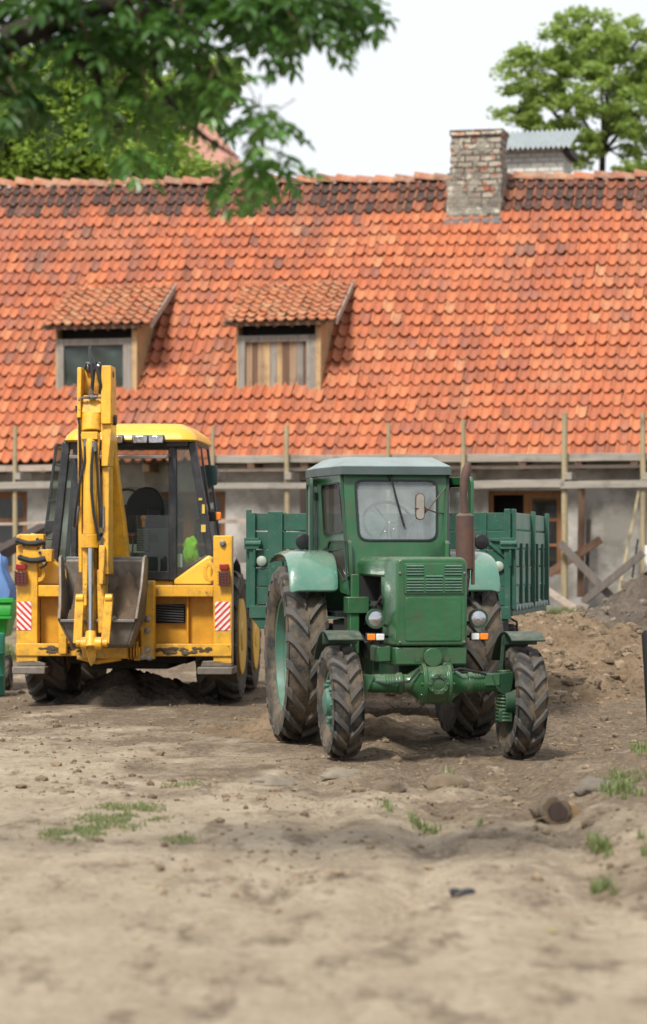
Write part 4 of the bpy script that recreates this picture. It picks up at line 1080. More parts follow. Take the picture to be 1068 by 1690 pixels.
# inside: wheel, column, seat, levers
m = MB(); c = TR.p(640, 862, 1.75); n_ = 28; u = Vector((1, 0, 0)); v = Vector((0, .55, .83))
m.tube([c + (u * math.cos(2 * math.pi * i / n_) + v * math.sin(2 * math.pi * i / n_)) * .215 for i in range(n_ + 1)], .013, 7, caps=False)
for a in (0, 120, 240): m.tube([c, c + (u * math.cos(R(a)) + v * math.sin(R(a))) * .21], .008, 5)
m.tube([c, c + Vector((0, -.25, -.35))], .025, 8); m.build('steering_wheel', M['black'], cab)
m = MB(); sx = TR.p(665, 880, 2.0).x; zs = TR.p(665, 892, 2.0).z
m.box(sx - .2, sx + .22, 1.95, 2.35, zs - .18, zs - .05); m.prism(rrect(-.10, .10, 0, .28, .05), (sx + .12, 2.3, zs - .05), (1, 0, 0), (0, 0, 1), (0, 1, 0), .08)
m.build('seat', M['seat'], cab, .02)
m = MB()
for (px, h_) in ((641, .16), (648, .1), (634, .08)): q = TR.p(px, 893, 1.5); m.tube([q, q + Vector((.01, 0, h_))], .006, 6); m.ball(q + Vector((.01, 0, h_)), .014, 8)
build_each(m, 'lever', M['steel'], cab)
# rear mudguards
for s, x0, x1 in ((-1, -.93, -.50), (1, .50, .915)):
    vs = []; fs = []; prof = []
    cy, czz, rr2 = 2.1, .80, .90
    zc_ = Z(907, 2.0); zlow = Z(978, 1.45, 520)
    prof = [(2.72, zc_ - .10), (2.55, zc_ - .03), (2.2, zc_), (1.88, zc_ - .005), (1.68, zc_ - .03), (1.54, zc_ - .09), (1.45, zc_ - .20), (1.40, zlow)]
    k = len(prof); nx = 8
    for (y, z) in prof:
        for i in range(nx + 1):
            t = i / nx; x = x0 + (x1 - x0) * t; d = abs(x - (x0 if s < 0 else x1)) / (x1 - x0)
            vs.append((x, y, z - .035 * max(0, 1 - d * 6) ** 2))
    for j in range(k - 1):
        for i in range(nx): a = j * (nx + 1) + i; fs.append((a, a + 1, a + nx + 2, a + nx + 1))
    m = MB(); m.add(vs, fs); o = m.build('rear_mudguard', GP, tr, angle=60)
    so = o.modifiers.new('Solid', 'SOLIDIFY'); so.thickness = .012; so.offset = -1
    sb = o.modifiers.new('Sub', 'SUBSURF'); sb.levels = sb.render_levels = 1
    # work lamp on the mudguard
    q = TR.p(501 if s < 0 else 795, 894, 2.35); m = MB(); m.lathe([(.02, .1), (.05, .08), (.068, .03), (.07, 0), (.06, -.01), (.002, -.02)], q, (0, 1, 0), 20); m.bar(q + Vector((0, .03, -.05)), Vector((q.x, q.y + .03, zc_)), .02, .03)
    m.build('work_lamp', M['black'], tr)
# drawbar
m = MB(); m.bar((0, 2.5, .62), (.05, 3.2, .55), .12, .08); m.build('hitch', GD, tr, .006)

# ------------------------------------------------------------------ the trailer behind it
LT = -R(11); LF = Frame(.583, 26.14, LT)
tl = empty('farm_trailer', (.583, 26.14, 0), LT)
tag(tl, 'green wooden sided tipping trailer standing behind the tractor', 'trailer')
TE = M['teal']; W2_, LN = 1.26, 3.05
z1 = LF.xz(841, 845, 0)[1]; z0 = LF.xz(841, 995, 0)[1]
xl = LF.xz(413, 900, 0)[0]
def planks(a, b_, z0, z1, n, par, name, mat, nrm, gap=.012):
    a, b_ = Vector(a), Vector(b_); d = b_ - a; h = (z1 - z0) / n; m = MB()
    for i in range(n):
        za, zb_ = z0 + i * h + gap / 2, z0 + (i + 1) * h - gap / 2; q = random.uniform(-.004, .004)
        nn_ = Vector(nrm); P_ = [a + Vector((0, 0, za)) + nn_ * q, b_ + Vector((0, 0, za)) + nn_ * q, b_ + Vector((0, 0, zb_)) + nn_ * q, a + Vector((0, 0, zb_)) + nn_ * q]
        m.poly3(P_, nn_, .03)
    return m.build(name, mat, par, .004)
side_mat = paint('faded_trailer_side', (.20, .29, .24), (.06, .17, .12), .6, .45, (.20, .22, .17, 1), .8, (.26, .25, .20, 1))
fbd = planks((xl, 0, 0), (W2_, 0, 0), z0 - .03, z1, 5, tl, 'front_board', TE, (0, 1, 0))
sbd = planks((W2_, .03, 0), (W2_, LN, 0), z0 - .02, z1 + .01, 5, tl, 'side_board', side_mat, (-1, 0, 0), .02)
planks((xl, .03, 0), (xl, LN, 0), z0 - .02, z1 + .01, 5, tl, 'side_board', TE, (1, 0, 0), .02)
planks((xl, LN, 0), (W2_, LN, 0), z0 - .02, z1, 5, tl, 'tail_board', TE, (0, 1, 0))
planks((xl + .12, 0.05, 0), (xl + .12, LN - .05, 0), z0 - .08, z0 - .03, 1, tl, 'bed', TE, (1, 0, 0)) if False else None
m = MB(); m.box(xl + .04, W2_ - .04, .03, LN - .03, z0 - .08, z0 - .03); m.build('bed', M['wood_dark'], tl)
# posts and irons on the front board
m = MB()
for px in (455,): x = LF.xz(px, 900, 0)[0]; m.box(x - .075, x + .075, -.035, -.002, z0 + .0, z1 + .01)
m.box(W2_ - .06, W2_ + .0, -.045, -.002, z0 - .12, z1 + .03); m.box(xl, xl + .06, -.045, -.002, z0 - .12, z1 - .0)
x = LF.xz(800, 900, 0)[0]; m.box(x - .05, x + .02, -.02, -.002, z0, z1)
build_each(m, 'front_post', TE, fbd, .005)
m = MB()
for (a, b_) in (((806, 895), (842, 925)), ((806, 890), (845, 893))): m.bar(LF.p(a[0], a[1], -.02) , LF.p(b_[0], b_[1], -.02), .012, .03)
for px in (420, 842):
    q = LF.p(px, 897, -.05); m.box(q.x - .10, q.x + .05, -.07, -.02, q.z - .055, q.z + .055); m.cyl((q.x - .09, -.05, q.z), (q.x + .07, -.05, q.z), .035, 10)
    m.cyl((q.x, -.05, q.z - .05), (q.x, -.05, q.z - .22), .014, 6)
build_each(m, 'corner_iron', TE, fbd, .003)
for px, py in ((432, 926), (823, 935)):
    q = LF.p(px, py, -.01); m = MB(); m.lathe([(.052, 0), (.052, -.02), (.04, -.03), (.001, -.034)], (q.x, -.004, q.z), (0, 1, 0), 20); m.build('reflector', plain('white_reflector', (.30, .37, .30), .5), fbd)
m = MB()
for (y, full) in ((.05, 1), (.75, 0), (1.25, 0), (1.72, 1), (2.15, 0), (2.65, 0), (3.1, 0), (LN - .03, 1)):
    zt_ = z1 + .03 if full else z0 + (z1 - z0) * .66
    m.box(W2_ + .002, W2_ + (.045 if full else .03), y - .04, y + .03, z0 - .06, zt_)
    m.box(xl - .045, xl - .002, y - .04, y + .03, z0 - .06, zt_)
build_each(m, 'side_stake', TE, tl, .004)
m = MB()
for i in range(12):
    y = .12 + i * .27; m.cyl((W2_ - .02, y, z0 - .05), (W2_ + .05, y, z0 - .05), .03, 10)
build_each(m, 'hinge', plain('scuffed_grey', (.35, .42, .40), .5), tl)
m = MB(); m.box(xl, W2_, -.05, .05, z0 - .16, z0 - .035); m.box(W2_ - .06, W2_ + .01, .05, LN, z0 - .13, z0 - .085); m.box(xl - .01, xl + .06, .05, LN, z0 - .13, z0 - .085)
xr = W2_
m.poly3([(xr - .5, -.03, z0 - .16), (xr - .02, -.03, z0 - .16), (xr - .15, -.03, z0 - .26), (xr - .5, -.03, z0 - .30)], (0, 1, 0), .06)
m.poly3([(xl + .5, -.03, z0 - .16), (xl + .02, -.03, z0 - .16), (xl + .1, -.03, z0 - .26), (xl + .5, -.03, z0 - .30)], (0, 1, 0), .06)
m.build('frame', TE, tl, .006)
m = MB(); m.box(-.5, -.38, .0, LN - .2, .78, z0 - .17); m.box(.38, .5, .0, LN - .2, .78, z0 - .17); m.bar((-.85, 2.35, .46), (.85, 2.35, .46), .1, .1); m.bar((-.4, 0, .85), (-.25, -2.4, .60), .09, .09); m.bar((.4, 0, .85), (-.2, -2.4, .60), .09, .09)
m.box(-.5, .5, 2.25, 2.45, .5, .8); m.box(W2_ - .42, W2_ - .12, .35, .8, .62, z0 - .17)
m.tube([(W2_ - .1, .5, z0 - .14), (W2_ - .0, .5, z0 - .2), (W2_ - .0, .5, z0 - .3), (W2_ - .06, .5, z0 - .36)], .012, 6)
m.build('chassis', M['void'], tl, .006)
for s in (-1, 1): make_wheel('trailer_wheel', .46, .24, .24, M['black'], .1, 14, .02, .04, .35, tl, (s * .92, 2.35, .46), s, M['rubber_dark'])
make_wheel('trailer_wheel', .46, .24, .24, M['black'], .1, 14, .02, .04, .35, tl, (.92, .6, .46), 1, M['rubber_dark']); make_wheel('trailer_wheel', .46, .24, .24, M['black'], .1, 14, .02, .04, .35, tl, (-.92, .6, .46), -1, M['rubber_dark'])
# ------------------------------------------------------------------ the yellow backhoe loader, seen from its digging end
BT = -R(4); BF = Frame(-2.15, 28.8, BT)
bk = empty('backhoe_loader', (-2.15, 28.8, 0), BT)
tag(bk, 'yellow backhoe loader turned away, its folded digging arm standing upright', 'backhoe loader')
YE, YW = M['yellow'], M['yellow_worn']
def b(px, py, y): return BF.p(px, py, y)
def bx(px, y=0.0): return BF.xz(px, 950, y)[0]
def bz(py, y=0.0): return BF.xz(205, py, y)[1]
for s in (-1, 1): make_wheel('rear_wheel', .75, .46, .41, M['rim_yellow'], .30, 17, .04, .07, .42, bk, (s * .95, 1.02, .735), s, M['rubber_dark'], vdir=1, hubR=.16, flush=True)
for s in (-1, 1): make_wheel('front_wheel', .68, .40, .39, M['rim_yellow'], .25, 17, .035, .05, .42, bk, (s * .93, 3.15, .68), s, M['rubber_dark'], vdir=1, hubR=.14, flush=True)
# rear frame: posts, beams, recessed panel
L0, L1, R0, R1 = bx(27), bx(62), bx(352), bx(383)
m = MB()
zt, zbt = bz(965), bz(985)
m.box(L0, L1, 0, .16, bz(1095), bz(900)); m.box(R0, R1, 0, .16, bz(1095), bz(884))
m.box(L1 + .001, R0 - .001, .02, .22, zbt, bz(966)); m.box(L0 - .0, R1 + .0, -.02, -.001, bz(1083), bz(1062))
m.box(L1 + .001, R0 - .001, .0, .24, bz(1083), bz(1063))
fr = m.build('rear_frame', YE, bk, .012)
m = MB()
m.box(L1, R0, .20, .23, bz(1063), zbt + .02); m.box(bx(306), bx(309), .12, .20, bz(1062), zbt)
m.box(bx(92), bx(95), .12, .20, bz(1062), zbt)
m.build('recess_panel', plain('recess_yellow', (.62, .30, .012), .5, 0, .35), fr, .004)
m = MB()
for i in range(7):
    z = bz(999 + i * 4.2, .2); m.bar((bx(252), .15, z + .01), (bx(301), .15, z - .008), .03, .012)
m.build('vent_slats', plain('slat_grey', (.05, .05, .05), .45), fr)
m = MB(); m.box(bx(252), bx(302), .17, .2, bz(1028, .2), bz(997, .2)); m.build('vent_box', M['void'], fr)
# mud on the beams
m = MB()
for (a, c) in ((66, 150), (258, 345)):
    for i in range(26):
        x = bx(random.uniform(a, c)); m.ball((x, -.02, bz(random.uniform(1068, 1078))), random.uniform(.015, .04), 7, (1.6, .3, .7), .3)
tag(m.build('dried_mud', M['soilb'], fr), kind='stuff')
# stabiliser feet
for (a, c, nm) in ((24, 78, 0), (328, 386, 1)):
    m = MB(); z0, z1 = bz(1112), bz(1100); m.box(bx(a), bx(c), -.15, .35, z0, z1); m.prism([(bx(a) + .02, z1), (bx(c) - .02, z1), (bx(c) - .02, z1 + .03), (bx(c) - .15, z1 + .07), (bx(a) + .04, z1 + .06)], (0, .0, 0), (1, 0, 0), (0, 0, 1), (0, 1, 0), .2)
    m.build('stabiliser_foot', M['bucket'], fr, .01)
# tail lamps, stripes, eyes, valve gear
for (a, c, st) in ((28, 52, 'stripeL'), (355, 380, 'stripeR')):
    m = MB(); m.box(bx(a), bx(c), -.006, -.001, bz(1040), bz(993)); m.build('warning_plate', M[st], fr)
for (a, c) in ((26, 46), (362, 380)):
    m = MB(); m.box(bx(a + 1), bx(c - 2), -.05, -.001, bz(940), bz(931)); m.box(bx(a), bx(c), -.06, -.002, bz(966), bz(944)); o = m.build('tail_lamp', M['red'], fr, .006)
    m = MB()
    for i in range(5): m.bar((bx(a) - .01, -.075, bz(944 + i * 5)), (bx(c) + .01, -.075, bz(944 + i * 5)), .008, .008)
    for i in range(4): x = bx(a + 1 + i * (c - a - 2) / 3); m.bar((x, -.075, bz(942)), (x, -.075, bz(967)), .008, .008)
    m.build('lamp_guard', M['rust'], o)
for px in (64, 346):
    m = MB(); q = b(px, 944, .02); n_ = 12
    A = [(q.x + .075 * math.cos(2 * math.pi * i / n_), q.y, q.z + .11 * math.sin(2 * math.pi * i / n_)) for i in range(n_)]
    B_ = [(q.x + .035 * math.cos(2 * math.pi * i / n_), q.y, q.z + .065 * math.sin(2 * math.pi * i / n_)) for i in range(n_)]
    m.ring(A, B_, (0, 1, 0), .03); m.build('lifting_eye', YE, fr, .004)
m = MB(); q = b(368, 897, 0); m.lathe([(.035, 0), (.035, -.02), (.018, -.025), (.018, -.04), (.001, -.04)], (q.x, 0, q.z), (0, 1, 0), 14); m.build('pin', M['steel'], fr)
m = MB()
for (px, py, w) in ((58, 892, .10), (66, 917, .14)):
    q = b(px, py, 0); m.box(q.x - .18, q.x + w, -.04, .12, q.z - .07, q.z + .07)
m.box(bx(27), bx(58), 0, .14, bz(890), bz(883)); m.box(bx(50), bx(56), 0, .1, bz(884), bz(880))
vb = m.build('valve_block', YE, fr, .012)
m = MB()
for (px, py) in ((46, 897), (50, 925)):
    q = b(px, py, -.06); m.tube([q + Vector((-.11, 0, .03)), q, q + Vector((.08, 0, 0)), q + Vector((.16, .02, .02))], [.028, .03, .034, .034], 10)
    m.ball(q + Vector((-.11, 0, .03)), .035, 8)
for (px, py) in ((40, 900), (62, 890), (44, 925), (66, 912)): q = b(px, py, -.045); m.cyl(q, q + Vector((0, -.015, 0)), .016, 8)
m.tube([b(66, 888, -.02), b(74, 895, -.03), b(72, 910, -.02), b(66, 920, -.02)], .012, 6); m.tube([b(70, 900, -.02), b(80, 915, -.03), b(76, 932, -.02), b(66, 938, -.02)], .012, 6)
build_each(m, 'valve_hose', M['hose'], vb)
# body: wing panels beside the cab, lower body, bonnet, front arms
m = MB()
m.poly3([b(287, 966, .24), b(350, 966, .24), b(350, 920, .24), b(344, 916, .24), b(287, 957, .24)], (0, 1, 0), .8)
m.poly3([b(58, 966, .24), b(118, 966, .24), b(104, 938, .24), b(84, 920, .24), b(62, 938, .24)], (0, 1, 0), .8)
m.box(bx(118, .4), bx(287, .4), .40, 1.9, .95, bz(957, .4)); wing = m.build('rear_body', paint('body_yellow', (.84, .50, .05), (.78, .42, .03), .35, .15, (.3, .2, .1, 1), .2, coat=.2), bk, .02)
m = MB(); m.box(-.45, .45, .3, 3.9, .40, 1.0); m.box(-.9, .9, .85, 1.05, .62, .85); m.box(-.85, .85, 3.05, 3.25, .55, .8); m.box(-.66, .66, .26, 1.9, .46, .95)
m.build('underbody', M['void'], bk, .02)
m = MB(); m.box(-.42, .42, 1.95, 3.9, 1.0, 1.62); m.build('bonnet', YE, bk, .06, seg=4)
m = MB()
for s in (-1, 1): m.bar((s * .62, 2.1, 1.45), (s * .62, 4.6, 1.05), .14, .22)
m.bar((-.62, 3.9, .8), (.62, 3.9, .8), .12, .12); la = m.build('loader_arms', YE, bk, .015)
m = MB(); poly = [(y, z + .62) for y, z in [(4.5, .15), (5.3, .12), (5.35, .16), (4.7, .25), (4.6, .6), (4.75, .9), (4.65, .93), (4.45, .7)]]
m.prism(poly, (-1.15, 0, 0), (0, 1, 0), (0, 0, 1), (1, 0, 0), 2.3); m.build('front_bucket', M['bucket'], la, .01)
m = MB()
for s in (-1, 1):                                        # wheel guards
    pts = [(.28, 1.30), (.55, 1.52), (.95, 1.60), (1.35, 1.52), (1.7, 1.25)]
    for i in range(4): a, c = pts[i], pts[i + 1]; m.poly3([(s * .78, a[0], a[1]), (s * 1.12, a[0], a[1]), (s * 1.12, c[0], c[1]), (s * .78, c[0], c[1])], (0, 0, 1), .02)
build_each(m, 'wheel_guard', plain('guard_grey', (.16, .17, .18), .5), bk, .004)
# --- cab
BL = M['black']
y0 = .40; xr_t, xr_b = b(317, 730, y0), b(348, 917, y0); xl_t, xl_b = b(110, 730, y0), b(90, 925, y0)
zT = xr_t.z; yT1, yB1 = 1.75, 1.85
pil = paint('cab_pillar', (.022, .024, .030), None, .4, .3, (.1, .1, .1, 1), .1)
m = MB(); w = .085
m.bar(xr_t, xr_b, w, .09, up=(0, 1, 0)); m.bar(xl_t, xl_b, w, .09, up=(0, 1, 0))
p1t, p1b = b(285, 730, y0), b(286, 958, y0); p2t, p2b = b(126, 730, y0), b(122, 945, y0)
m.bar(p1t, p1b, w, .09, up=(0, 1, 0)); m.bar(p2t, p2b, .06, .09, up=(0, 1, 0))
m.bar(b(286, 953, y0 - .005), b(350, 915, y0 - .005), .05, .05); m.bar(b(122, 951, y0 - .005), b(86, 922, y0 - .005), .05, .05)
m.bar(b(122, 950, y0 - .003), b(292, 950, y0 - .003), .08, .10)
m.bar(b(106, 734, y0 + .01), b(321, 734, y0 + .01), .06, .09)
ftl, ftr = Vector((xl_t.x, yT1, zT)), Vector((xr_t.x, yT1, zT)); fbl, fbr = Vector((xl_b.x + .02, yB1, 1.35)), Vector((xr_b.x - .02, yB1, 1.35))
m.bar(ftl, fbl, .06, .06, up=(0, 1, 0)); m.bar(ftr, fbr, .06, .06, up=(0, 1, 0)); m.bar(ftl, ftr, .06, .06); m.bar(fbl, fbr, .06, .08)
for a, c, d, e in ((xl_t, ftl, xl_b, fbl), (xr_t, ftr, xr_b, fbr)):
    m.bar(a, c, .06, .06); m.bar(d + Vector((0, 0, -.05)), e, .06, .08); m.bar(a.lerp(c, .5), (d.lerp(e, .5)), .05, .05, up=(0, 1, 0)); 
cab = m.build('cab', pil, bk, .008)
def pane(P, nm='pane', mt='glass_b'): g_ = MB(); P = [Vector(q) for q in P]; g_.add(P, [tuple(range(len(P)))]); return g_.build(nm, M[mt], cab)
pane([p1t + Vector((.04, .01, 0)), xr_t + Vector((-.03, .01, 0)), xr_b + Vector((-.03, .01, 0)), p1b + Vector((.04, .01, 0))], mt='glass_m')
pane([p2t + Vector((0, .01, 0)), xl_t + Vector((0, .01, 0)), xl_b + Vector((0, .01, 0)), p2b + Vector((0, .01, 0))])
pane([b(123, 850, y0 + .01), b(282, 850, y0 + .01), b(282, 946, y0 + .01), b(123, 946, y0 + .01)], 'lower_pane')
pane([ftl, ftr, fbr, fbl], 'windscreen', 'glass_w'); 
pane([xr_t + Vector((.02, .02, 0)), ftr + Vector((.02, 0, 0)), fbr + Vector((.02, 0, 0)), xr_b + Vector((.02, .02, 0))], 'side_pane')
# swung-up rear window
m = MB(); q0, q1 = b(192, 754, .05), b(274, 754, .05)
A = [q0 + Vector((-.5, 0, 0)), q1, Vector((q1.x, .5, q1.z + .04)), Vector((q0.x - .5, .5, q0.z + .04))]
m.bar(A[0], A[1], .04, .035); m.bar(A[1], A[2], .03, .03); m.bar(A[0], A[3], .03, .03); sw = m.build('rear_window_sash', M['steel'], cab, .004)
g_ = MB(); g_.add(A, [(0, 1, 2, 3)]); g_.build('pane', M['glass_b'], sw)
# side door held open at the left
dl = [b(93, 734, .9), b(113, 736, 1.35), b(90, 918, 1.35), b(71, 912, .9)]
m = MB()
for i in range(4): m.bar(dl[i], dl[(i + 1) % 4], .03 if i in (0, 2, 3) else .05, .03, up=(0, 1, 0))
m.bar(b(80, 828, .9), b(103, 824, .85), .03, .03); m.bar(b(92, 766, .9), b(106, 772, .9), .025, .025); m.box(b(84, 870, .88).x - .05, b(84, 870, .88).x + .07, .85, .9, b(84, 872, .9).z - .04, b(84, 862, .9).z + .02)
m.tube([b(92, 870, .88), b(93, 885, .88), b(84, 890, .88), b(74, 888, .88)], .012, 6)
dd_ = m.build('door', pil, cab, .004); g_ = MB(); g_.add(dl, [(0, 1, 2, 3)]); g_.build('pane', M['glass_b'], dd_)
# roof
m = MB(); k = 0; lay = []
zr0, zr1 = bz(729, .3), bz(702, .9)
for (ins, z) in ((.03, zr0), (.0, zr0 + .02), (.02, zr0 + .07), (.08, zr0 + .13), (.2, zr1 - .01), (.4, zr1)):
    x0r, x1r = bx(105, .3) + ins, BF.xz(335, 720, .9)[0] - ins * .9
    lay.append([(x, y, z) for x, y in rrect(x0r, x1r, .22 + ins * .8, 2.0 - ins, .16, 6)])
n_ = len(lay[0]); vs = [v for l_ in lay for v in l_]; fs = [tuple(range(n_ - 1, -1, -1)), tuple((len(lay) - 1) * n_ + i for i in range(n_))]
for j in range(len(lay) - 1):
    for i in range(n_): a = j * n_ + i; c = j * n_ + (i + 1) % n_; fs.append((a, c, c + n_, a + n_))
m.add(vs, fs); rf = m.build('cab_roof', M['yellow_roof'], cab, angle=50)
for px in (191, 232, 258):
    q = b(px, 725, .20); m = MB(); m.box(q.x - .09, q.x + .09, .17, .30, q.z - .052, q.z + .045); o = m.build('work_lamp', BL, rf, .01)
    m = MB(); m.box(q.x - .078, q.x + .078, .155, .172, q.z - .042, q.z + .036); m.build('lens', M['lens'], o, .008)
m = MB(); m.box(b(130, 730, .3).x, b(310, 730, .3).x, .30, .42, zr0 - .06, zr0 + .02); m.build('roof_lining', BL, rf, .01)
# mirror and indicator on the right
m = MB(); q = b(340, 762, 1.3); m.tube([b(323, 757, 1.2), b(334, 758, 1.25), b(337, 766, 1.3)], .012, 6); m.prism(rrect(-.10, .08, -.13, .10, .03), b(347, 782, 1.3), (1, 0, 0), (0, 0, 1), (0, 1, 0), .04); m.build('mirror', plain('mirror_green', (.02, .05, .045), .2), cab, .006)
m = MB(); q = b(352, 852, .7); m.box(q.x - .10, q.x + .03, .68, .74, q.z - .055, q.z + .055); m.bar(q, q + Vector((-.2, .1, -.05)), .03, .03); o = m.build('indicator', BL, cab, .008)
m = MB(); m.box(q.x + .032, q.x + .085, .68, .74, q.z - .045, q.z + .045); m.build('amber_lens', M['amber'], o, .01)
# side trim with slots and small stickers (right side below the glass)
m = MB(); m.poly3([b(333, 850, .42), b(350, 850, .9), b(352, 935, .9), b(346, 930, .42)], (.02, 0, 0), 1.0); tr_ = m.build('side_trim', plain('trim_grey', (.12, .12, .13), .5), cab)
m = MB()
for (px, py, w_, h_) in ((336, 840, .03, .10), (336, 872, .05, .08), (331, 824, .04, .025)): q = b(px, py, .36); m.box(q.x - w_ / 2, q.x + w_ / 2, .345, .35, q.z - h_ / 2, q.z + h_ / 2)
build_each(m, 'sticker', plain('sticker_yellow', (.7, .5, .08), .5), cab)
# inside the cab
m = MB(); q = b(238, 842, 1.1)
m.prism(round_poly([(-.24, 0, -.25), (.24, 0, -.25), (.22, 0, .12), (.12, 0, .26), (-.06, 0, .26), (-.2, 0, .12)], .08) and [(v.x, v.z) for v in round_poly([(-.24, 0, -.25), (.24, 0, -.25), (.22, 0, .12), (.12, 0, .26), (-.06, 0, .26), (-.2, 0, .12)], .08)], q, (1, 0, 0), (0, 0, 1), (0, 1, 0), .14)
m.box(q.x - .25, q.x + .22, .8, 1.25, q.z - .38, q.z - .25); m.box(q.x + .05, q.x + .2, .95, 1.0, q.z - .15, q.z + .02); m.build('seat', M['seat'], cab, .03)
m = MB(); c = b(208, 832, 1.5); m.tube([c + Vector((.19 * math.cos(i * math.pi / 12), .05 * math.sin(i * math.pi / 12), .17 * math.sin(i * math.pi / 12))) for i in range(25)], .014, 6, caps=False); m.tube([c, c + Vector((0, .1, -.45))], .03, 8); m.build('steering_wheel', BL, cab)
m = MB(); mk = MB()
for px in (210, 218):
    q = b(px, 906, .62); t = b(px + 2, 884, .6); m.tube([q - Vector((0, 0, .1)), t], .010, 6); mk.ball(t, .028, 8, (1, 1, .7))
build_each(m, 'lever', M['steel'], cab); build_each(mk, 'lever_knob', M['redknob'], cab)
m = MB(); q = b(237, 855, .8); m.ball(q, .035, 8); m.tube([q, q - Vector((0, 0, .1))], .02, 6); m.build('beacon_knob', M['amber'], cab)
m = MB(); m.box(b(205, 915, .7).x, b(262, 915, .7).x, .66, .9, bz(960, .7), bz(912, .7)); m.box(b(240, 915, .9).x, b(285, 915, .9).x, .8, 1.2, bz(960, .8), bz(872, .8))
for i in range(9): q = b(236, 875 + i * 4, .78); m.tube([q + Vector((-.07, 0, 0)), q + Vector((.07, 0, 0))], .018, 7)
m.build('console', plain('console_grey', (.09, .09, .09), .6), cab, .02)
c = b(314, 907, .52); m = MB(); m.ball((0, 0, 0), 1, 34)
m.v = [tuple(c + Vector((v[0] * .088, v[1] * .05, v[2] * .125)) * (1 + .38 * noise.noise(Vector(v) * 1.7 + Vector((3, 0, 0))) + .22 * abs(noise.noise(Vector((v[0] * 5, v[1] * 5, v[2] * 2.2)))))) for v in m.v]
vst = m.build('hi_vis_vest', M['vest'], None); vst.data.transform(Matrix.Rotation(BT, 4, 'Z')); vst.data.transform(Matrix.Translation((-2.15, 28.8, 0)))
mv = Vector((0, 0, 0)); cw = BF.world(c); vst.data.transform(Matrix.Translation(-cw)); vst.location = cw
tag(vst, 'crumpled fluorescent yellow-green vest lying behind the backhoe cab glass', 'vest')
m = MB(); a, c2 = b(291, 936, .47), b(301, 914, .47); m.box(a.x, c2.x, .465, .47, a.z, c2.z); m.build('paper_notice', M['paper'], cab)
# --- kingpost
m = MB(); kx0, kx1 = bx(233, -.1), bx(256, -.1)
m.box(kx0, kx1, -.14, -.03, bz(1088, -.1), bz(958, -.1)); m.box(bx(222, -.1), kx0, -.16, -.06, bz(1090, -.1), bz(1068, -.1)); m.box(bx(226, -.1), bx(236, -.1), -.2, -.1, bz(1040, -.1), bz(1030, -.1))
m.box(bx(98, -.05), bx(112, -.05), -.12, -.03, bz(1080, -.05), bz(975, -.05))
m.box(bx(140, -.1), bx(215, -.1), -.30, -.04, bz(1086, -.1), bz(1066, -.1)); m.box(bx(150, -.1), bx(195, -.1), -.20, -.03, bz(1066, -.1), bz(930, -.1))
kp = m.build('kingpost', YE, bk, .012)
m = MB()
for (px, py) in ((242, 963), (243, 1022), (243, 1041), (243, 1073), (236, 1084), (247, 1085)):
    q = b(px, py, -.14); m.lathe([(.034, 0), (.034, -.01), (.022, -.012), (.022, -.03), (.001, -.032)], (q.x, -.14, q.z), (0, 1, 0), 12)
build_each(m, 'kingpost_bolt', M['steel'], kp)
m = MB()
for i in range(4): x = bx(212 + i * 5, -.1); m.lathe([(.10, 0), (.10, .018)], (x, -.13, bz(1073, -.1)), (1, 0, 0), 16)
m.tube([b(128, 1084, -.2), b(160, 1092, -.22), b(200, 1086, -.2)], .03, 8)
m.build('swing_cylinder', YW, kp, .004)
# --- boom: wide box section rising behind the dipper
yb = -.30
m = MB(); A = [b(171, 640, -.62), b(186, 640, -.62), b(188, 720, -.45), b(195, 790, -.3), b(204, 860, -.2), b(212, 922, -.1), b(212, 985, -.1), b(176, 985, -.1), b(174, 900, -.1), b(171, 760, -.4)]
A = [Vector((v.x, -.10 - .46 * smooth(1.5, 3.6, v.z), v.z)) for v in A]
k = len(A); Bq = [v + Vector((0, .20, 0)) for v in A]; m.add(A + Bq, [tuple(range(k)), tuple(range(2 * k - 1, k - 1, -1))] + [(i, (i + 1) % k, k + (i + 1) % k, k + i) for i in range(k)])
boom = m.build('boom', YE, bk, .015)
m = MB(); 
for i in range(13):                                     # a row of small dark decal dashes on the boom's edge
    t = i / 12; q = b(187 + t * 17, 775 + t * 118, 0); y = -.10 - .46 * smooth(1.5, 3.6, q.z) - .012; m.box(q.x - .006, q.x + .006, y, y + .003, q.z - .018, q.z + .012)
build_each(m, 'decal', BL, boom)
# --- dipper: two cheek plates with a web, fork at the top
def cheek(xa0, xa1, lo0, lo1, y0_, y1_, ztop_, zlow_):
    vs = []
    return None
m = MB(); yd0, yd1 = -.88, -.66
def plate(p0, p1, w0, w1, ya, yb_):
    """upright plate from pixel p0 (top) to p1 (bottom) with pixel widths w0, w1 and depth ya..yb_"""
    a, c = b(p0[0], p0[1], ya), b(p1[0], p1[1], ya); k = 1 / 155.0
    vs = [(a.x - w0 * k / 2, ya, a.z), (a.x + w0 * k / 2, ya, a.z), (c.x + w1 * k / 2, ya - .05, c.z), (c.x - w1 * k / 2, ya - .05, c.z)]
    vs += [(x, yb_, z) for x, y, z in vs]; m.add(vs, [(0, 1, 2, 3), (7, 6, 5, 4), (0, 4, 5, 1), (1, 5, 6, 2), (2, 6, 7, 3), (3, 7, 4, 0)])
plate((131, 606), (131, 690), 7, 7, -.90, -.58); plate((131, 690), (134, 945), 7, 6, -.90, -.60)
plate((175, 603), (176, 700), 16, 17, -.90, -.55); plate((176, 700), (174, 770), 17, 11, -.90, -.58); plate((174, 770), (176, 948), 11, 9, -.90, -.60)
plate((152, 652), (152, 682), 32, 32, -.86, -.62)
pass
dip = m.build('dipper', YE, bk, .01)
m = MB()                                                # arch web, pins
q = b(152, 682, -.85); n_ = 9
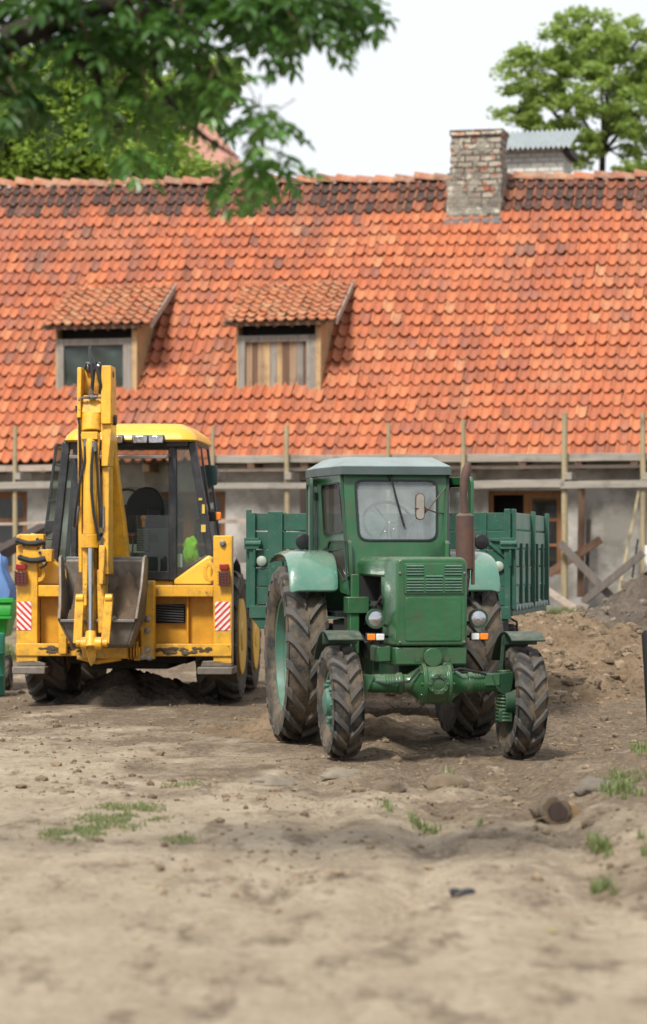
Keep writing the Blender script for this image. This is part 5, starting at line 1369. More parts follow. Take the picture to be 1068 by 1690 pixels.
A = [(q.x - .11, -.86, q.z + .0)] + [(q.x + .11 * math.cos(math.pi - math.pi * i / 8), -.86, q.z - .09 + .085 * math.sin(math.pi * i / 8)) for i in range(9)] + [(q.x + .11, -.86, q.z)]
m.add([A[i] for i in range(len(A))] + [(v[0], -.80, v[2]) for v in A], [tuple(range(len(A)))] + [(i, (i + 1) % len(A), len(A) + (i + 1) % len(A), len(A) + i) for i in range(len(A))])
m.build('dipper_web', YE, dip)
m = MB()
for (px, py, r_) in ((183, 618, .035), (188, 693, .055)): q = b(px, py, -.75); m.cyl((q.x - .03, -.75, q.z), (q.x + .03, -.75, q.z), r_, 14)
q = b(186, 693, -.75); build_each(m, 'dipper_pin', M['rust'], dip, .005)
m = MB(); q = b(186, 693, -.75); m.cyl((q.x - .05, -.75, q.z), (q.x + .01, -.75, q.z), .075, 16)
for (px, py) in ((145, 606), (163, 606)): q = b(px, py, -.74); m.lathe([(.055, 0), (.055, .04)], (q.x - .02, -.74, q.z), (1, 0, 0), 14)
m.build('top_knuckle', M['steel'], dip, .006)
m = MB(); m.box(b(139, 640, -.7).x, b(166, 640, -.7).x, -.72, -.66, b(139, 650, -.7).z, b(139, 610, -.7).z); m.build('knuckle_gap', YW, dip)
m = MB(); plate((150, 645), (150, 1040), 22, 20, -.62, -.60); m.build('dipper_back', YW, dip)
# hoses and fittings at the top
m = MB()
m.tube([b(152, 648, -.92), b(153, 625, -.95), b(151, 600, -.92), b(148, 578, -.85), b(149, 572, -.82)], .017, 8)
m.tube([b(152, 640, -.9), b(155, 610, -.92), b(152, 592, -.85), b(149, 585, -.8)], .019, 8)
m.tube([b(157, 600, -.9), b(162, 615, -.93), b(166, 635, -.93), b(165, 650, -.9)], .017, 8)
m.tube([b(140, 610, -.9), b(143, 600, -.92), b(148, 603, -.9), b(150, 615, -.88)], .014, 8)
m.tube([b(158, 606, -.9), b(160, 598, -.92), b(166, 602, -.9), b(167, 625, -.88)], .014, 8)
m.tube([b(141, 730, -1.0), b(140, 760, -1.03), b(131, 800, -1.03), b(125, 840, -1.0), b(122, 870, -.95)], .016, 8)
m.tube([b(154, 738, -1.03), b(151, 770, -1.05), b(151, 810, -1.05), b(155, 850, -1.05), b(164, 892, -1.0), b(168, 880, -.98)], .016, 8)
m.tube([b(159, 740, -1.0), b(161, 775, -1.0), b(163, 820, -1.0), b(166, 870, -.98)], .013, 8)
m.tube([b(126, 670, -.93), b(131, 700, -.93), b(132, 760, -.93), b(130, 835, -.93)], .013, 8)
build_each(m, 'hydraulic_hose', M['hose'], dip)
m = MB()
for (px, py, r_) in ((148, 655, .03), (153, 656, .035), (159, 655, .022), (141, 656, .018), (131, 660, .02)): m.ball(b(px, py, -.92), r_, 8)
m.tube([b(130, 657, -.92), b(166, 656, -.92)], .012, 6); m.tube([b(152, 652, -.92), b(152, 636, -.93)], .018, 8); m.tube([b(141, 724, -1.0), b(141, 742, -1.0)], .022, 8); m.tube([b(156, 728, -1.02), b(155, 745, -1.02)], .026, 8)
m.tube([b(130, 835, -.93), b(126, 862, -.93), b(122, 872, -.93)], .017, 8); m.tube([b(170, 835, -.93), b(170, 872, -.95)], .017, 8)
build_each(m, 'hose_fitting', M['steel'], dip)
# bucket cylinder on the front of the dipper
m = MB(); yc = -.96
t, l_ = b(149, 716, yc), b(148, 882, yc - .02)
m.tube([b(151, 684, -.86), b(151, 712, -.90)], .105, 14)
m.box(t.x - .085, t.x + .085, yc - .05, yc + .12, t.z - .06, t.z + .02)
m.tube([t - Vector((0, 0, .05)), t - Vector((0, 0, .10)), l_], [.055, .070, .070], 18); m.tube([b(161, 760, -.93), b(162, 900, -.95)], .024, 10); m.tube([l_ + Vector((0, 0, .0)), l_ - Vector((0, 0, .14))], .09, 18)
m.bar(b(136, 716, -.93), b(141, 775, -.93), .02, .10); m.bar(b(164, 716, -.93), b(161, 775, -.93), .02, .10)
cyl = m.build('bucket_cylinder', YE, dip, .006)
m = MB(); m.cyl(b(150, 900, yc - .02), b(150, 1050, yc - .04), .036, 14); m.build('cylinder_rod', M['chrome'], cyl)
m = MB(); k = 0
plate((141, 880), (141, 1000), 10, 7, -.99, -.70); plate((168, 900), (168, 965), 10, 8, -.99, -.70); plate((166, 940), (168, 1045), 13, 10, -.93, -.70); plate((148, 880), (150, 1045), 24, 22, -.86, -.70)
m.build('lower_dipper', YW, dip, .01)
# links and pins at the foot
m = MB()
for (p0, p1) in (((132, 985), (128, 1062)), ((180, 985), (174, 1062))):
    m.bar(b(p0[0], p0[1], -1.02), b(p1[0], p1[1], -1.06), .045, .09, up=(1, 0, 0)); q = b(p0[0], p0[1] + 2, -1.02); m.cyl(q - Vector((.04, 0, 0)), q + Vector((.04, 0, 0)), .045, 12)
q0, q1 = b(126, 1061, -1.05), b(178, 1061, -1.05); m.cyl(q0, q1, .045, 14); m.cyl(b(134, 1062, -1.05), b(144, 1062, -1.05), .068, 16); m.cyl(b(157, 1062, -1.05), b(169, 1062, -1.05), .068, 16)
m.tube([b(150, 1042, -1.02), b(150, 1068, -1.06)], [.055, .075], 12)
m.poly3([b(140, 1062, -.92), b(163, 1062, -.92), b(157, 1092, -.92), b(150, 1100, -.92), b(146, 1092, -.92)], (0, 1, 0), .05)
m.build('bucket_link', YW, dip, .006)
# --- the digging bucket
q = lambda px, py, y: b(px, py, y)
prof = [(-.20, 1.60), (-.16, 1.30), (-.20, .98), (-.38, .76), (-.62, .66), (-.80, .70), (-.86, .80), (-.88, .955)]
zs_ = lambda z: z
x0a, x1a = bx(107, -.3), bx(234, -.3); x0b, x1b = bx(101, -.85), bx(224, -.85)
m = MB(); n_ = len(prof); th = .03
def xl_(z, y): t = (y + .2) / -.66; return x0a + (x0b - x0a) * t + .13 * (1 - smooth(.66, .96, z))
def xr_(z, y): t = (y + .2) / -.66; return x1a + (x1b - x1a) * t - .10 * (1 - smooth(.66, .96, z))
vs = []
cen = Vector((0, -.5, 1.3))
for (y, z) in prof:
    d = Vector((0, -.52 - y, 1.2 - z)).normalized() * th
    vs += [(xl_(z, y), y, z), (xr_(z, y), y, z), (xr_(z, y), y + d.y, z + d.z), (xl_(z, y), y + d.y, z + d.z)]
fs = [(0, 1, 2, 3), (4 * n_ - 1, 4 * n_ - 2, 4 * n_ - 3, 4 * n_ - 4)]
for i in range(n_ - 1):
    for j in range(4): a = 4 * i + j; c = 4 * i + (j + 1) % 4; fs.append((a, a + 4, c + 4, c))
m.add(vs, fs)
side = prof + [(-.94, .98), (-.80, 1.10), (-.62, 1.30), (-.50, 1.62), (-.35, 1.64)]
for s in (-1, 1):
    P3 = []
    for (y, z) in side:
        x = xl_(z, y) if s < 0 else xr_(z, y)
        if z > 1.0: x += s * .03 * smooth(1.0, 1.6, z)
        P3.append(Vector((x, y, z)))
    m.poly3(P3, (s, 0, 0), .028)
bu = m.build('bucket', M['bucket'], bk, .006)
m = MB(); m.bar((xl_(1, -.9), -.91, .955), (xr_(1, -.9), -.91, .955), .05, .03); m.bar((x0a, -.18, 1.61), (x1a, -.18, 1.61), .04, .03); m.build('bucket_lip', M['steel'], bu, .005)
# heap of soil in the bucket
n_ = 22; vs = []; fs = []
for j in range(n_ + 1):
    for i in range(n_ + 1):
        u, v = i / n_, j / n_; x = x0b + .06 + (x1b - x0b - .06) * u + .04 * v; y = -.84 + .62 * v
        z = .93 + .46 * v + .16 * noise.noise(Vector((x * 5, y * 5, 2))) + .09 * noise.noise(Vector((x * 13, y * 13, 2))) + .16 * math.exp(-((u - .72) ** 2 + (v - .6) ** 2) / .03) + .22 * math.exp(-((u - .05) ** 2) / .02) * v
        vs.append((x, y, z))
for j in range(n_):
    for i in range(n_): a = j * (n_ + 1) + i; fs.append((a, a + 1, a + n_ + 2, a + n_ + 1))
m = MB(); m.add(vs, fs); so_ = m.build('soil_heap', M['soilb'], None, angle=180); so_.data.transform(Matrix.Translation((.4, 0, -.9)))
so_.location = BF.world((-.4, 0, .9)); so_.rotation_euler = (0, 0, BT); tag(so_, 'damp brown soil lying in the bucket of the backhoe loader', 'soil', kind='stuff')
# ------------------------------------------------------------------ soil heaps
def heap(cx, cy, rx, ry, h, mat, label, seed, n=110, amp=1.0, skew=0.0):
    vs = []; 
    for j in range(n + 1):
        for i in range(n + 1):
            u, v = -1.15 + 2.3 * i / n, -1.15 + 2.3 * j / n; x, y = cx + u * rx, cy + v * ry
            r = math.hypot(u - skew * (1 - abs(u)), v); p = max(0, 1 - r) ; p = p * (1.35 - .35 * p)
            r2 = r + .16 * noise.noise(Vector((x * .7, y * .7, seed)))
            p = max(0.0, 1 - r2); p = min(1, p * 1.25)
            z = gz(x, y) - .06 + (h + .06) * p
            k = smooth(0, .12, p)
            z += k * amp * (.20 * noise.noise(Vector((x * 1.6, y * 1.6, seed + 3))) + .12 * noise.noise(Vector((x * 4.2, y * 4.2, seed))) + .08 * abs(noise.noise(Vector((x * 10, y * 10, seed)))) + .02 * noise.noise(Vector((x * 22, y * 22, seed))))
            vs.append((x, y, z))
    V = np.array(vs); idx = np.arange((n + 1) ** 2).reshape(n + 1, n + 1)
    Fq = np.stack([idx[:-1, :-1], idx[:-1, 1:], idx[1:, 1:], idx[1:, :-1]], -1).reshape(-1, 4)
    V[:, 0] -= cx; V[:, 1] -= cy; z0 = gz(cx, cy); V[:, 2] -= z0
    o = np_mesh('soil_heap', V, Fq, mat, smoothf=True); o.location = (cx, cy, z0); tag(o, label, 'soil heap'); 
    zs = V[:, 2].reshape(n + 1, n + 1)
    def top(x, y):
        u = (x - cx) / rx; v = (y - cy) / ry; i = int((u + 1.15) / 2.3 * n); j = int((v + 1.15) / 2.3 * n)
        return zs[max(0, min(n, j)), max(0, min(n, i))] + z0
    return o, top
def soilmat(name, a, b_, c):
    N = NT(name); n1 = N.noise(2.6, 7, .7); n2 = N.noise(16, 6, .75)
    col = N.mix(N.ramp(n1, [(.36, 0.0), (.62, 1.0)]), a, b_); col = N.mix(N.math('MULTIPLY', N.ramp(n2, [(.5, 0.0), (.64, 1.0)]), .7), col, c)
    N.bsdf(col, .95, 0, N.bump(N.math('ADD', n2, N.math('MULTIPLY', N.noise(50, 4, .7), .5)), 1.0, .05), 0, .15); return N.mat
M['heap_tan'] = soilmat('tan_soil', (.31, .225, .145, 1), (.20, .14, .088, 1), (.10, .068, .042, 1))
M['heap_grey'] = soilmat('grey_soil', (.20, .165, .13, 1), (.11, .088, .07, 1), (.06, .048, .038, 1))
h1, top1 = heap(2.35, 33.0, 3.2, 3.6, .92, M['heap_tan'], 'tan heap of loose clods beside the rear of the green trailer', 4)
h2, top2 = heap(5.2, 36.6, 3.1, 2.6, 1.15, M['heap_grey'], 'darker grey-brown earth heap at the right, below the leaning boards', 14)

h3, top3 = heap(-2.05, 29.75, 1.15, .75, .24, M['heap_grey'], 'low ridge of churned dark soil under the backhoe loader', 24, n=70)
h4, top4 = heap(-.05, 24.6, 1.3, 1.3, .16, M['heap_tan'], 'low spread of rough soil beneath the tractor and trailer drawbar', 34, n=70, amp=.6)

def clods(name, pts, mats, label, parent=None):
    """many small angular lumps, one mesh"""
    ico = [(0, 0, 1), (.89, 0, .45), (.28, .85, .45), (-.72, .53, .45), (-.72, -.53, .45), (.28, -.85, .45), (.72, .53, -.45), (-.28, .85, -.45), (-.89, 0, -.45), (-.28, -.85, -.45), (.72, -.53, -.45), (0, 0, -1)]
    fi = [(0, 1, 2), (0, 2, 3), (0, 3, 4), (0, 4, 5), (0, 5, 1), (1, 6, 2), (2, 7, 3), (3, 8, 4), (4, 9, 5), (5, 10, 1), (6, 7, 2), (7, 8, 3), (8, 9, 4), (9, 10, 5), (10, 6, 1), (11, 7, 6), (11, 8, 7), (11, 9, 8), (11, 10, 9), (11, 6, 10)]
    I = np.array(ico); Fi = np.array(fi); k = len(pts)
    P = np.array([p[:3] for p in pts]); r = np.array([p[3] for p in pts])
    sc = rng.uniform(.6, 1.3, (k, 1, 3)) * np.array([1, 1, .7]); j = rng.uniform(.75, 1.2, (k, 12, 1))
    a = rng.uniform(0, 6.28, k); c, s = np.cos(a), np.sin(a)
    Q = I[None] * sc * j; X = Q[..., 0] * c[:, None] - Q[..., 1] * s[:, None]; Y = Q[..., 0] * s[:, None] + Q[..., 1] * c[:, None]
    V = np.stack([X, Y, Q[..., 2]], -1) * r[:, None, None] + P[:, None, :]
    Fq = (Fi[None] + (np.arange(k) * 12)[:, None, None]).reshape(-1, 3); t = np.repeat(rng.uniform(0, 1, k), 12)
    o = np_mesh(name, V.reshape(-1, 3), Fq, mats, parent, {'tint': t}); 
    if label: tag(o, label, name.replace('_', ' '), kind='stuff')
    return o
def tintmat(name, stops):
    N = NT(name); col = N.ramp(N.attr('tint'), stops); col = N.mix(N.math('MULTIPLY', N.noise(30, 3), .5), col, (.10, .075, .05, 1)); N.bsdf(col, .95, 0, N.bump(N.noise(80, 3), .4, .01)); return N.mat
M['clod_tan'] = tintmat('tan_clods', [(0, (.11, .075, .048, 1)), (.6, (.22, .16, .10, 1)), (1, (.32, .24, .16, 1))])
M['clod_grey'] = tintmat('grey_clods', [(0, (.06, .048, .038, 1)), (.6, (.14, .115, .09, 1)), (1, (.24, .20, .16, 1))])
pts = []
for _ in range(5200):
    a = random.uniform(0, 6.283); r = math.sqrt(random.random()) * 1.05; x, y = 2.35 + 3.2 * r * math.cos(a), 33 + 3.6 * r * math.sin(a)
    if y > 33.8: continue
    pts.append((x - 2.35, y - 33, top1(x, y) + .005 - gz(2.35, 33), min(.085, .012 + random.expovariate(1 / .018))))
clods('heap_clods', pts, M['clod_tan'], None, h1)
pts = []
for _ in range(2200):
    a = random.uniform(0, 6.283); r = math.sqrt(random.random()) * 1.05; x, y = 5.2 + 3.1 * r * math.cos(a), 36.6 + 2.6 * r * math.sin(a)
    if y > 37.2: continue
    pts.append((x - 5.2, y - 36.6, top2(x, y) + .005 - gz(5.2, 36.6), min(.11, .015 + random.expovariate(1 / .02))))
clods('heap_clods', pts, M['clod_grey'], None, h2)
# loose debris on the yard
pts = []
for _ in range(9000):
    y = 12.5 + 21 * random.random() ** .8; x = random.uniform(-.135, .135) * y
    dens = .03 + .65 * smooth(.3, .7, .5 + .55 * noise.noise(Vector((x * .9, y * .45, 8))) + .05 * x + .012 * (y - 17))
    if random.random() > dens: continue
    r = min(.055, .005 + random.expovariate(1 / .008)); pts.append((x, y, gz(x, y) + r * .2, r))
clods('soil_crumbs', pts, M['clod_tan'], 'loose crumbs of soil scattered over the sandy yard')
# straw and twigs
m = MB()
for _ in range(900):
    y = 10 + 22 * random.random(); x = random.uniform(-.13, .13) * y
    if random.random() > .25 + .6 * smooth(-.1, .5, noise.noise(Vector((x * .8, y * .4, 18))) + .1 * x): continue
    a = random.uniform(0, math.pi); L = random.uniform(.04, .16); w = random.uniform(.002, .005); z = gz(x, y) + .008
    dx, dy = math.cos(a) * L / 2, math.sin(a) * L / 2
    m.bar((x - dx, y - dy, z), (x + dx, y + dy, z + random.uniform(0, .02)), w, w)
st = m.build('straw_litter', plain('dry_straw', (.40, .30, .17), .9, 0, .6)); tag(st, 'bits of straw and twig strewn on the trodden soil', 'litter', kind='stuff')

# ------------------------------------------------------------------ grass
def grass(patches, label, hmin=.03, hmax=.09, mat=None, thr=.10):
    P = []
    for (cx, cy, rx, ry, n) in patches:
        for _ in range(n):
            a = random.uniform(0, 6.283); r = math.sqrt(random.random()) * random.uniform(.6, 1.1); x, y = cx + rx * r * math.cos(a), cy + ry * r * math.sin(a)
            if noise.noise(Vector((x * 5, y * 2.5, 3))) + .5 * noise.noise(Vector((x * 14, y * 7, 3))) < thr: continue
            P.append((x, y, gz(x, y) - .005))
    k = len(P); P = np.array(P); a = rng.uniform(0, 6.283, k); h = rng.uniform(hmin, hmax, k); l = rng.uniform(.1, .8, k) * h; w = rng.uniform(.002, .0045, k) * (1 + hmax * 3)
    d = np.stack([np.cos(a), np.sin(a), a * 0], -1); s = np.stack([-np.sin(a), np.cos(a), a * 0], -1); up = np.array([0, 0, 1.])
    v = [P - s * w[:, None], P + s * w[:, None], P + d * (l * .4)[:, None] + up * (h * .65)[:, None] + s * (w * .8)[:, None], P + d * (l * .4)[:, None] + up * (h * .65)[:, None] - s * (w * .8)[:, None], P + d * l[:, None] + up * h[:, None] + s * .0005, P + d * l[:, None] + up * h[:, None] - s * .0005]
    V = np.stack(v, 1).reshape(-1, 3); b0 = np.arange(k) * 6
    Fq = np.concatenate([np.stack([b0, b0 + 1, b0 + 2, b0 + 3], -1), np.stack([b0 + 3, b0 + 2, b0 + 4, b0 + 5], -1)]); t = np.repeat(rng.uniform(0, 1, k), 6)
    o = np_mesh('grass', V, Fq, mat, None, {'tint': t}); tag(o, label, 'grass', kind='stuff')
M['grass'] = leaf_mat('grass_blades', (.07, .115, .035), (.24, .26, .11), .3)
def GP_(px, py): y = F * EYE / (py - HY); return ((px - CX) / F * y, y)
def patch(px, py, wpx, hpy, n):
    x, y = GP_(px, py); _, y0 = GP_(px, py + hpy / 2); _, y1 = GP_(px, py - hpy / 2); return (x, y, wpx / 2 / F * y, (y1 - y0) / 2, n)
grass([patch(200, 1348, 170, 50, 3400), patch(125, 1374, 120, 30, 1700), patch(300, 1385, 70, 16, 350), patch(300, 1293, 90, 10, 240)], 'low patches of grass in the trodden sand on the left', .008, .032, M['grass'], -.12)
grass([patch(1045, 1335, 90, 70, 3200), patch(990, 1402, 30, 36, 600), patch(1062, 1420, 34, 40, 500), patch(996, 1460, 44, 22, 500), patch(1062, 1285, 30, 30, 500), patch(632, 1338, 40, 14, 260), patch(700, 1345, 60, 26, 420), patch(792, 1360, 36, 14, 260), patch(742, 1290, 30, 30, 260)], 'tufts of bright grass on the bank at the right', .02, .085, M['grass'])
P = []
for (px, py, w) in ((905, 1018, 40), (945, 1022, 40), (965, 1012, 30), (890, 1006, 16), (22, 1078, 30), (8, 1072, 30), (1000, 1040, 40)):
    y = 43.5 if px > 100 else 38; P.append(((px - CX) / F * y, y, w / F * y / 2, .8, 2400))
for (px,) in ((1040,), (935,)): P.append(((px - CX) / F * 34, 34.2, .35, .6, 500))
grass(P, 'taller grass growing at the foot of the house wall', .06, .20, M['grass'])

# ------------------------------------------------------------------ stones, stump, rubbish
def stone(px, py, w, h, mat, label, name='stone', cat='stone', seed=0, d=None):
    x, y = GP_(px, py); W = w / F * y / 2; H = h / F * y
    m = MB(); n = 20; vs = []; k = 12; D = d or W * .8
    m.ball((0, 0, 0), 1, 20, (1, 1, 1)); m.v = [tuple(Vector((v[0] * W, v[1] * D, v[2] * H)) * (1 + .35 * noise.noise(Vector(v) * 1.6 + Vector((seed, 0, 0))) + .10 * noise.noise(Vector(v) * 5 + Vector((seed, 0, 0))))) for v in m.v]
    o = m.build(name, mat, None, angle=50); o.location = (x, y, gz(x, y) + H * .1); tag(o, label, cat); return o
stn = plain('pale_stone', (.22, .185, .14), .9, 0, .4, .6, 25); st2 = plain('grey_stone', (.16, .135, .105), .9, 0, .5, .6, 25)
stone(448, 1292, 78, 12, stn, 'flat pale stone half buried in front of the large tractor tyre', seed=1)
stone(568, 1278, 70, 10, stn, 'thin pale slab of stone just in front of the left front tractor tyre', seed=5)
stone(990, 1318, 84, 17, st2, 'rounded grey stone beside the stump below the grassy bank', seed=9)
stone(640, 1300, 60, 14, M['clod_grey'] and plain('brown_clod', (.15, .11, .075), .95, 0, .4, .8, 20), 'large brown clod of earth in front of the tractor axle', 'earth_clod', 'clod', 12)
stone(735, 1295, 70, 18, plain('brown_clod_b', (.17, .125, .08), .95, 0, .4, .8, 20), 'broad brown clod with grass on it, ahead of the right front tractor tyre', 'earth_clod', 'clod', 15)
x, y = GP_(925, 1352); z = gz(x, y)
lg = empty('log_stump', (x, y, z), R(25)); tag(lg, 'short broken log with a dark hollow end lying in the dirt', 'log')
m = MB(); pts = [(-.02 * i * 0 + (i * .055), i * .10, .075 + .004 * i) for i in range(5)]
m.tube([(-.05 - .0, -.04, .072), (-.02, .04, .078), (.03, .14, .08), (.08, .28, .075)], [.088, .098, .080, .07], 22, rnd=.16); m.ball((-.01, .16, .04), .085, 12, (1.2, 1.3, .7), .25); m.build('bark', plain('log_bark', (.16, .115, .075), .9, 0, .6, .9, 18), lg, angle=60)
m = MB(); m.tube([(-.052, -.048, .072), (-.045, -.03, .074)], [.062, .06], 14, rnd=.15); m.build('hollow', M['wood_dark'], lg)
m = MB(); m.tube([(.065, -.05, .06), (.10, .10, .07)], [.05, .045], 12, rnd=.12); m.build('split_branch', plain('log_wood', (.34, .23, .12), .9, 0, .5, .6, 18), lg)
x, y = GP_(762, 1470); z = gz(x, y)
m = MB()
for i in range(9): m.ball((random.uniform(-.05, .06), random.uniform(-.03, .03), random.uniform(.0, .022)), random.uniform(.015, .03), 9, (1.3, 1, .6), .25)
o = m.build('crumpled_rag', plain('dark_rag', (.018, .018, .028), .6)); o.location = (x, y, z + .005); tag(o, 'small crumpled dark blue-black rag lying on the sand', 'rag')
for (px, py, c_, lb) in ((706, 1412, (.62, .28, .04), 'orange fallen leaf on the soil nearer the tractor'), (912, 1526, (.50, .38, .05), 'yellow fallen leaf on the sand near the camera')):
    x, y = GP_(px, py); m = MB(); m.add([(-.035, 0, .004), (0, -.025, .01), (.035, 0, .012), (0, .03, .006)], [(0, 1, 2, 3)]); m.poly3([(-.035, 0, .004), (0, -.022, .010), (.035, 0, .012), (0, .03, .006)], (0, 0, 1), .002)
    m.v = m.v[4:]; m.f = [tuple(i - 4 for i in f) for f in m.f[1:]]; m.mi = m.mi[1:]; m.attr = m.attr[4:]
    o = m.build('fallen_leaf', plain('leaf_colour', c_, .7)); o.location = (x, y, gz(x, y) + .003); tag(o, lb, 'leaf')
# dark post at the right edge
x, y = (1084 - CX) / F * 21.5, 21.5; z = gz(x, y)
m = MB(); zt = EYE - (1040 - HY) / F * y - z
m.tube([(0, 0, -.1), (-.035, 0, zt * .5), (-.062, 0, zt - .03), (-.065, 0, zt)], [.062, .062, .060, .04], 14, rnd=.03); o = m.build('fence_post', M['void']); o.location = (x, y, z); tag(o, 'single dark wooden post standing at the right edge of the yard', 'post')

# ------------------------------------------------------------------ things at the left edge
EF = Frame(0, 0, 0)
def EP(px, py, y): return Vector(((px - CX) / F * y, y, EYE + (HY - py) / F * y))
ye = 33.0; a = EP(10, 1070, ye); z = gz(a.x, a.y)
ct = empty('small_cart', (a.x - .5, a.y, z)); tag(ct, 'small bright green tipping cart beside the backhoe loader', 'cart')
L = lambda px, py, y=ye: EP(px, py, y) - Vector((a.x - .5, a.y, z))
gr = plain('bright_green_plastic', (.02, .30, .03), .4, 0, .2)
t0, t1, t2 = L(27, 990), L(27, 1018), L(27, 1050)
m = MB(); 
lay = [(-.9, t0.x, -.45, .45, t0.z), (-.88, t0.x - .02, -.43, .43, t1.z + .02), (-.86, t0.x - .05, -.41, .41, t1.z), (-.78, t2.x - .10, -.33, .33, t2.z)]
vs = []
for (xa, xb, ya, yb_, zz) in lay: vs += [(xa, ya, zz), (xb, ya, zz), (xb, yb_, zz), (xa, yb_, zz)]
fs = [(12, 13, 14, 15)] + [(4 * j + i, 4 * j + (i + 1) % 4, 4 * j + 4 + (i + 1) % 4, 4 * j + 4 + i) for j in range(3) for i in range(4)]
m.add(vs, fs); o = m.build('tub', gr, ct, .01); sd = o.modifiers.new('Solid', 'SOLIDIFY'); sd.thickness = .02
m = MB(); m.box(-.92, t0.x + .02, -.47, -.44, t0.z - .03, t0.z + .03); m.box(-.90, t0.x, -.455, -.43, t1.z - .02, t1.z + .015); m.build('tub_rim', gr, ct, .008)
m = MB(); m.bar((-.5, 0, .3), (t0.x - .1, 0, .3), .05, .05); m.bar((-.5, 0, .3), (-.5, 0, t2.z), .05, .05); m.bar((t2.x - .2, 0, .2), (t2.x - .2, 0, t2.z), .05, .05); m.build('axle', M['black'], ct)
make_wheel('cart_wheel', .22, .12, .12, M['black'], .1, 10, .012, .03, .3, ct, (t0.x - .12, 0, .22), 1, M['rubber_dark'], bolts=4, hubR=.04); make_wheel('cart_wheel', .22, .12, .12, M['black'], .1, 10, .012, .03, .3, ct, (-.7, 0, .22), -1, M['rubber_dark'], bolts=4, hubR=.04)
# blue tarpaulin sheet heaped in the cart
n = 40; vs = []; fs = []; top_z = EP(10, 905, ye).z; base_z = t0.z + z
for j in range(n + 1):
    for i in range(n + 1):
        u, v = i / n * 2 - 1, j / n * 2 - 1; r = max(abs(u), abs(v)); p = 1 - r ** 2.4
        zz = -.12 + (top_z - base_z + .12) * (p ** .6 if p > 0 else 0) * (1 + .10 * math.sin(7 * u + 4 * v) + .12 * noise.noise(Vector((u * 3, v * 3, 2)))) + .07 * abs(noise.noise(Vector((u * 5, v * 5, 1)))) + .03 * abs(noise.noise(Vector((u * 12, v * 12, 1))))
        vs.append((u * .47 + .02 * math.sin(5 * zz * 3), v * .42, zz))
for j in range(n):
    for i in range(n): a_ = j * (n + 1) + i; fs.append((a_, a_ + 1, a_ + n + 2, a_ + n + 1))
m = MB(); m.add(vs, fs); tp = m.build('tarpaulin', plain('blue_tarpaulin', (.09, .19, .42), .6, 0, .2), angle=45); tp.location = ((a.x - .5) + t0.x - .5, ye, base_z + .02); tag(tp, 'crumpled blue tarpaulin bundle piled on the green cart', 'tarpaulin')
q = EP(0, 1092, 31.5); zq = gz(q.x, q.y); m = MB(); hh = EP(0, 1045, 31.5).z - zq; rr_ = .26
m.lathe([(rr_ * .93, 0), (rr_, .02), (rr_, hh * .3), (rr_ * 1.03, hh * .33), (rr_, hh * .36), (rr_, hh * .66), (rr_ * 1.03, hh * .69), (rr_, hh * .72), (rr_, hh - .02), (rr_ * .95, hh)], (0, 0, 0), (0, 0, 1), 28)
o = m.build('barrel', plain('teal_plastic', (.02, .26, .20), .45, 0, .2)); o.location = (q.x - .20, 31.5, zq); tag(o, 'teal plastic barrel in front of the green cart', 'barrel')
# dark beam propped behind the backhoe at the left
m = MB(); pa, pb = EP(-40, 935, 40), EP(75, 872, 42); m.bar(pa - pa, pb - pa, .22, .16); o = m.build('timber_beam', M['wood_dark'], None, .01); o.location = pa; tag(o, 'thick dark timber propped slanting behind the blue tarpaulin', 'beam')
m = MB(); z_ = gz(pa.x, 40); m.box(-.1, .1, -.1, .1, z_ - pa.z, -.08); m.build('prop', M['wood_dark'], o)
m = MB(); z_ = gz(pb.x, 42); q = pb - pa; m.box(q.x - .25, q.x - .1, q.y - .1, q.y + .1, z_ - pa.z, q.z - .15); m.build('prop', M['wood_dark'], o)

# ------------------------------------------------------------------ trees
def rand_rot(k):
    q = rng.normal(size=(k, 4)); q /= np.linalg.norm(q, axis=1)[:, None]; w, x, y, z = q.T
    return np.stack([np.stack([1 - 2 * (y * y + z * z), 2 * (x * y - z * w), 2 * (x * z + y * w)], -1), np.stack([2 * (x * y + z * w), 1 - 2 * (x * x + z * z), 2 * (y * z - x * w)], -1), np.stack([2 * (x * z - y * w), 2 * (y * z + x * w), 1 - 2 * (x * x + y * y)], -1)], -2)
def crown(name, clusters, per, size, mat, parent):
    """clusters: (centre, radius); leaves = small bent quads gathered round each twig end"""
    C = np.array([c for c, r in clusters]); Rr = np.array([r for c, r in clusters]); k = len(C) * per
    c = np.repeat(C, per, 0); r = np.repeat(Rr, per)
    o = rng.normal(size=(k, 3)); o /= np.linalg.norm(o, axis=1)[:, None]; o *= (rng.uniform(0, 1, k) ** .45)[:, None]
    o[:, 2] *= .62; P = c + o * r[:, None]
    Rm = rand_rot(k); s = size * rng.uniform(.6, 1.35, k)
    q = np.array([(-.5, 0, 0), (0, -.34, .08), (.55, 0, -.05), (0, .34, .08)])
    V = np.einsum('kij,vj->kvi', Rm, q) * s[:, None, None]; V[..., 2] *= .75; V += P[:, None, :]
    t = np.clip(np.repeat(rng.uniform(.1, .9, len(C)), per) * .45 + rng.uniform(0, .6, k) * .9, 0, 1)
    return np_mesh(name, V.reshape(-1, 3), np.arange(k * 4).reshape(-1, 4), mat, parent, {'tint': np.repeat(t, 4)})
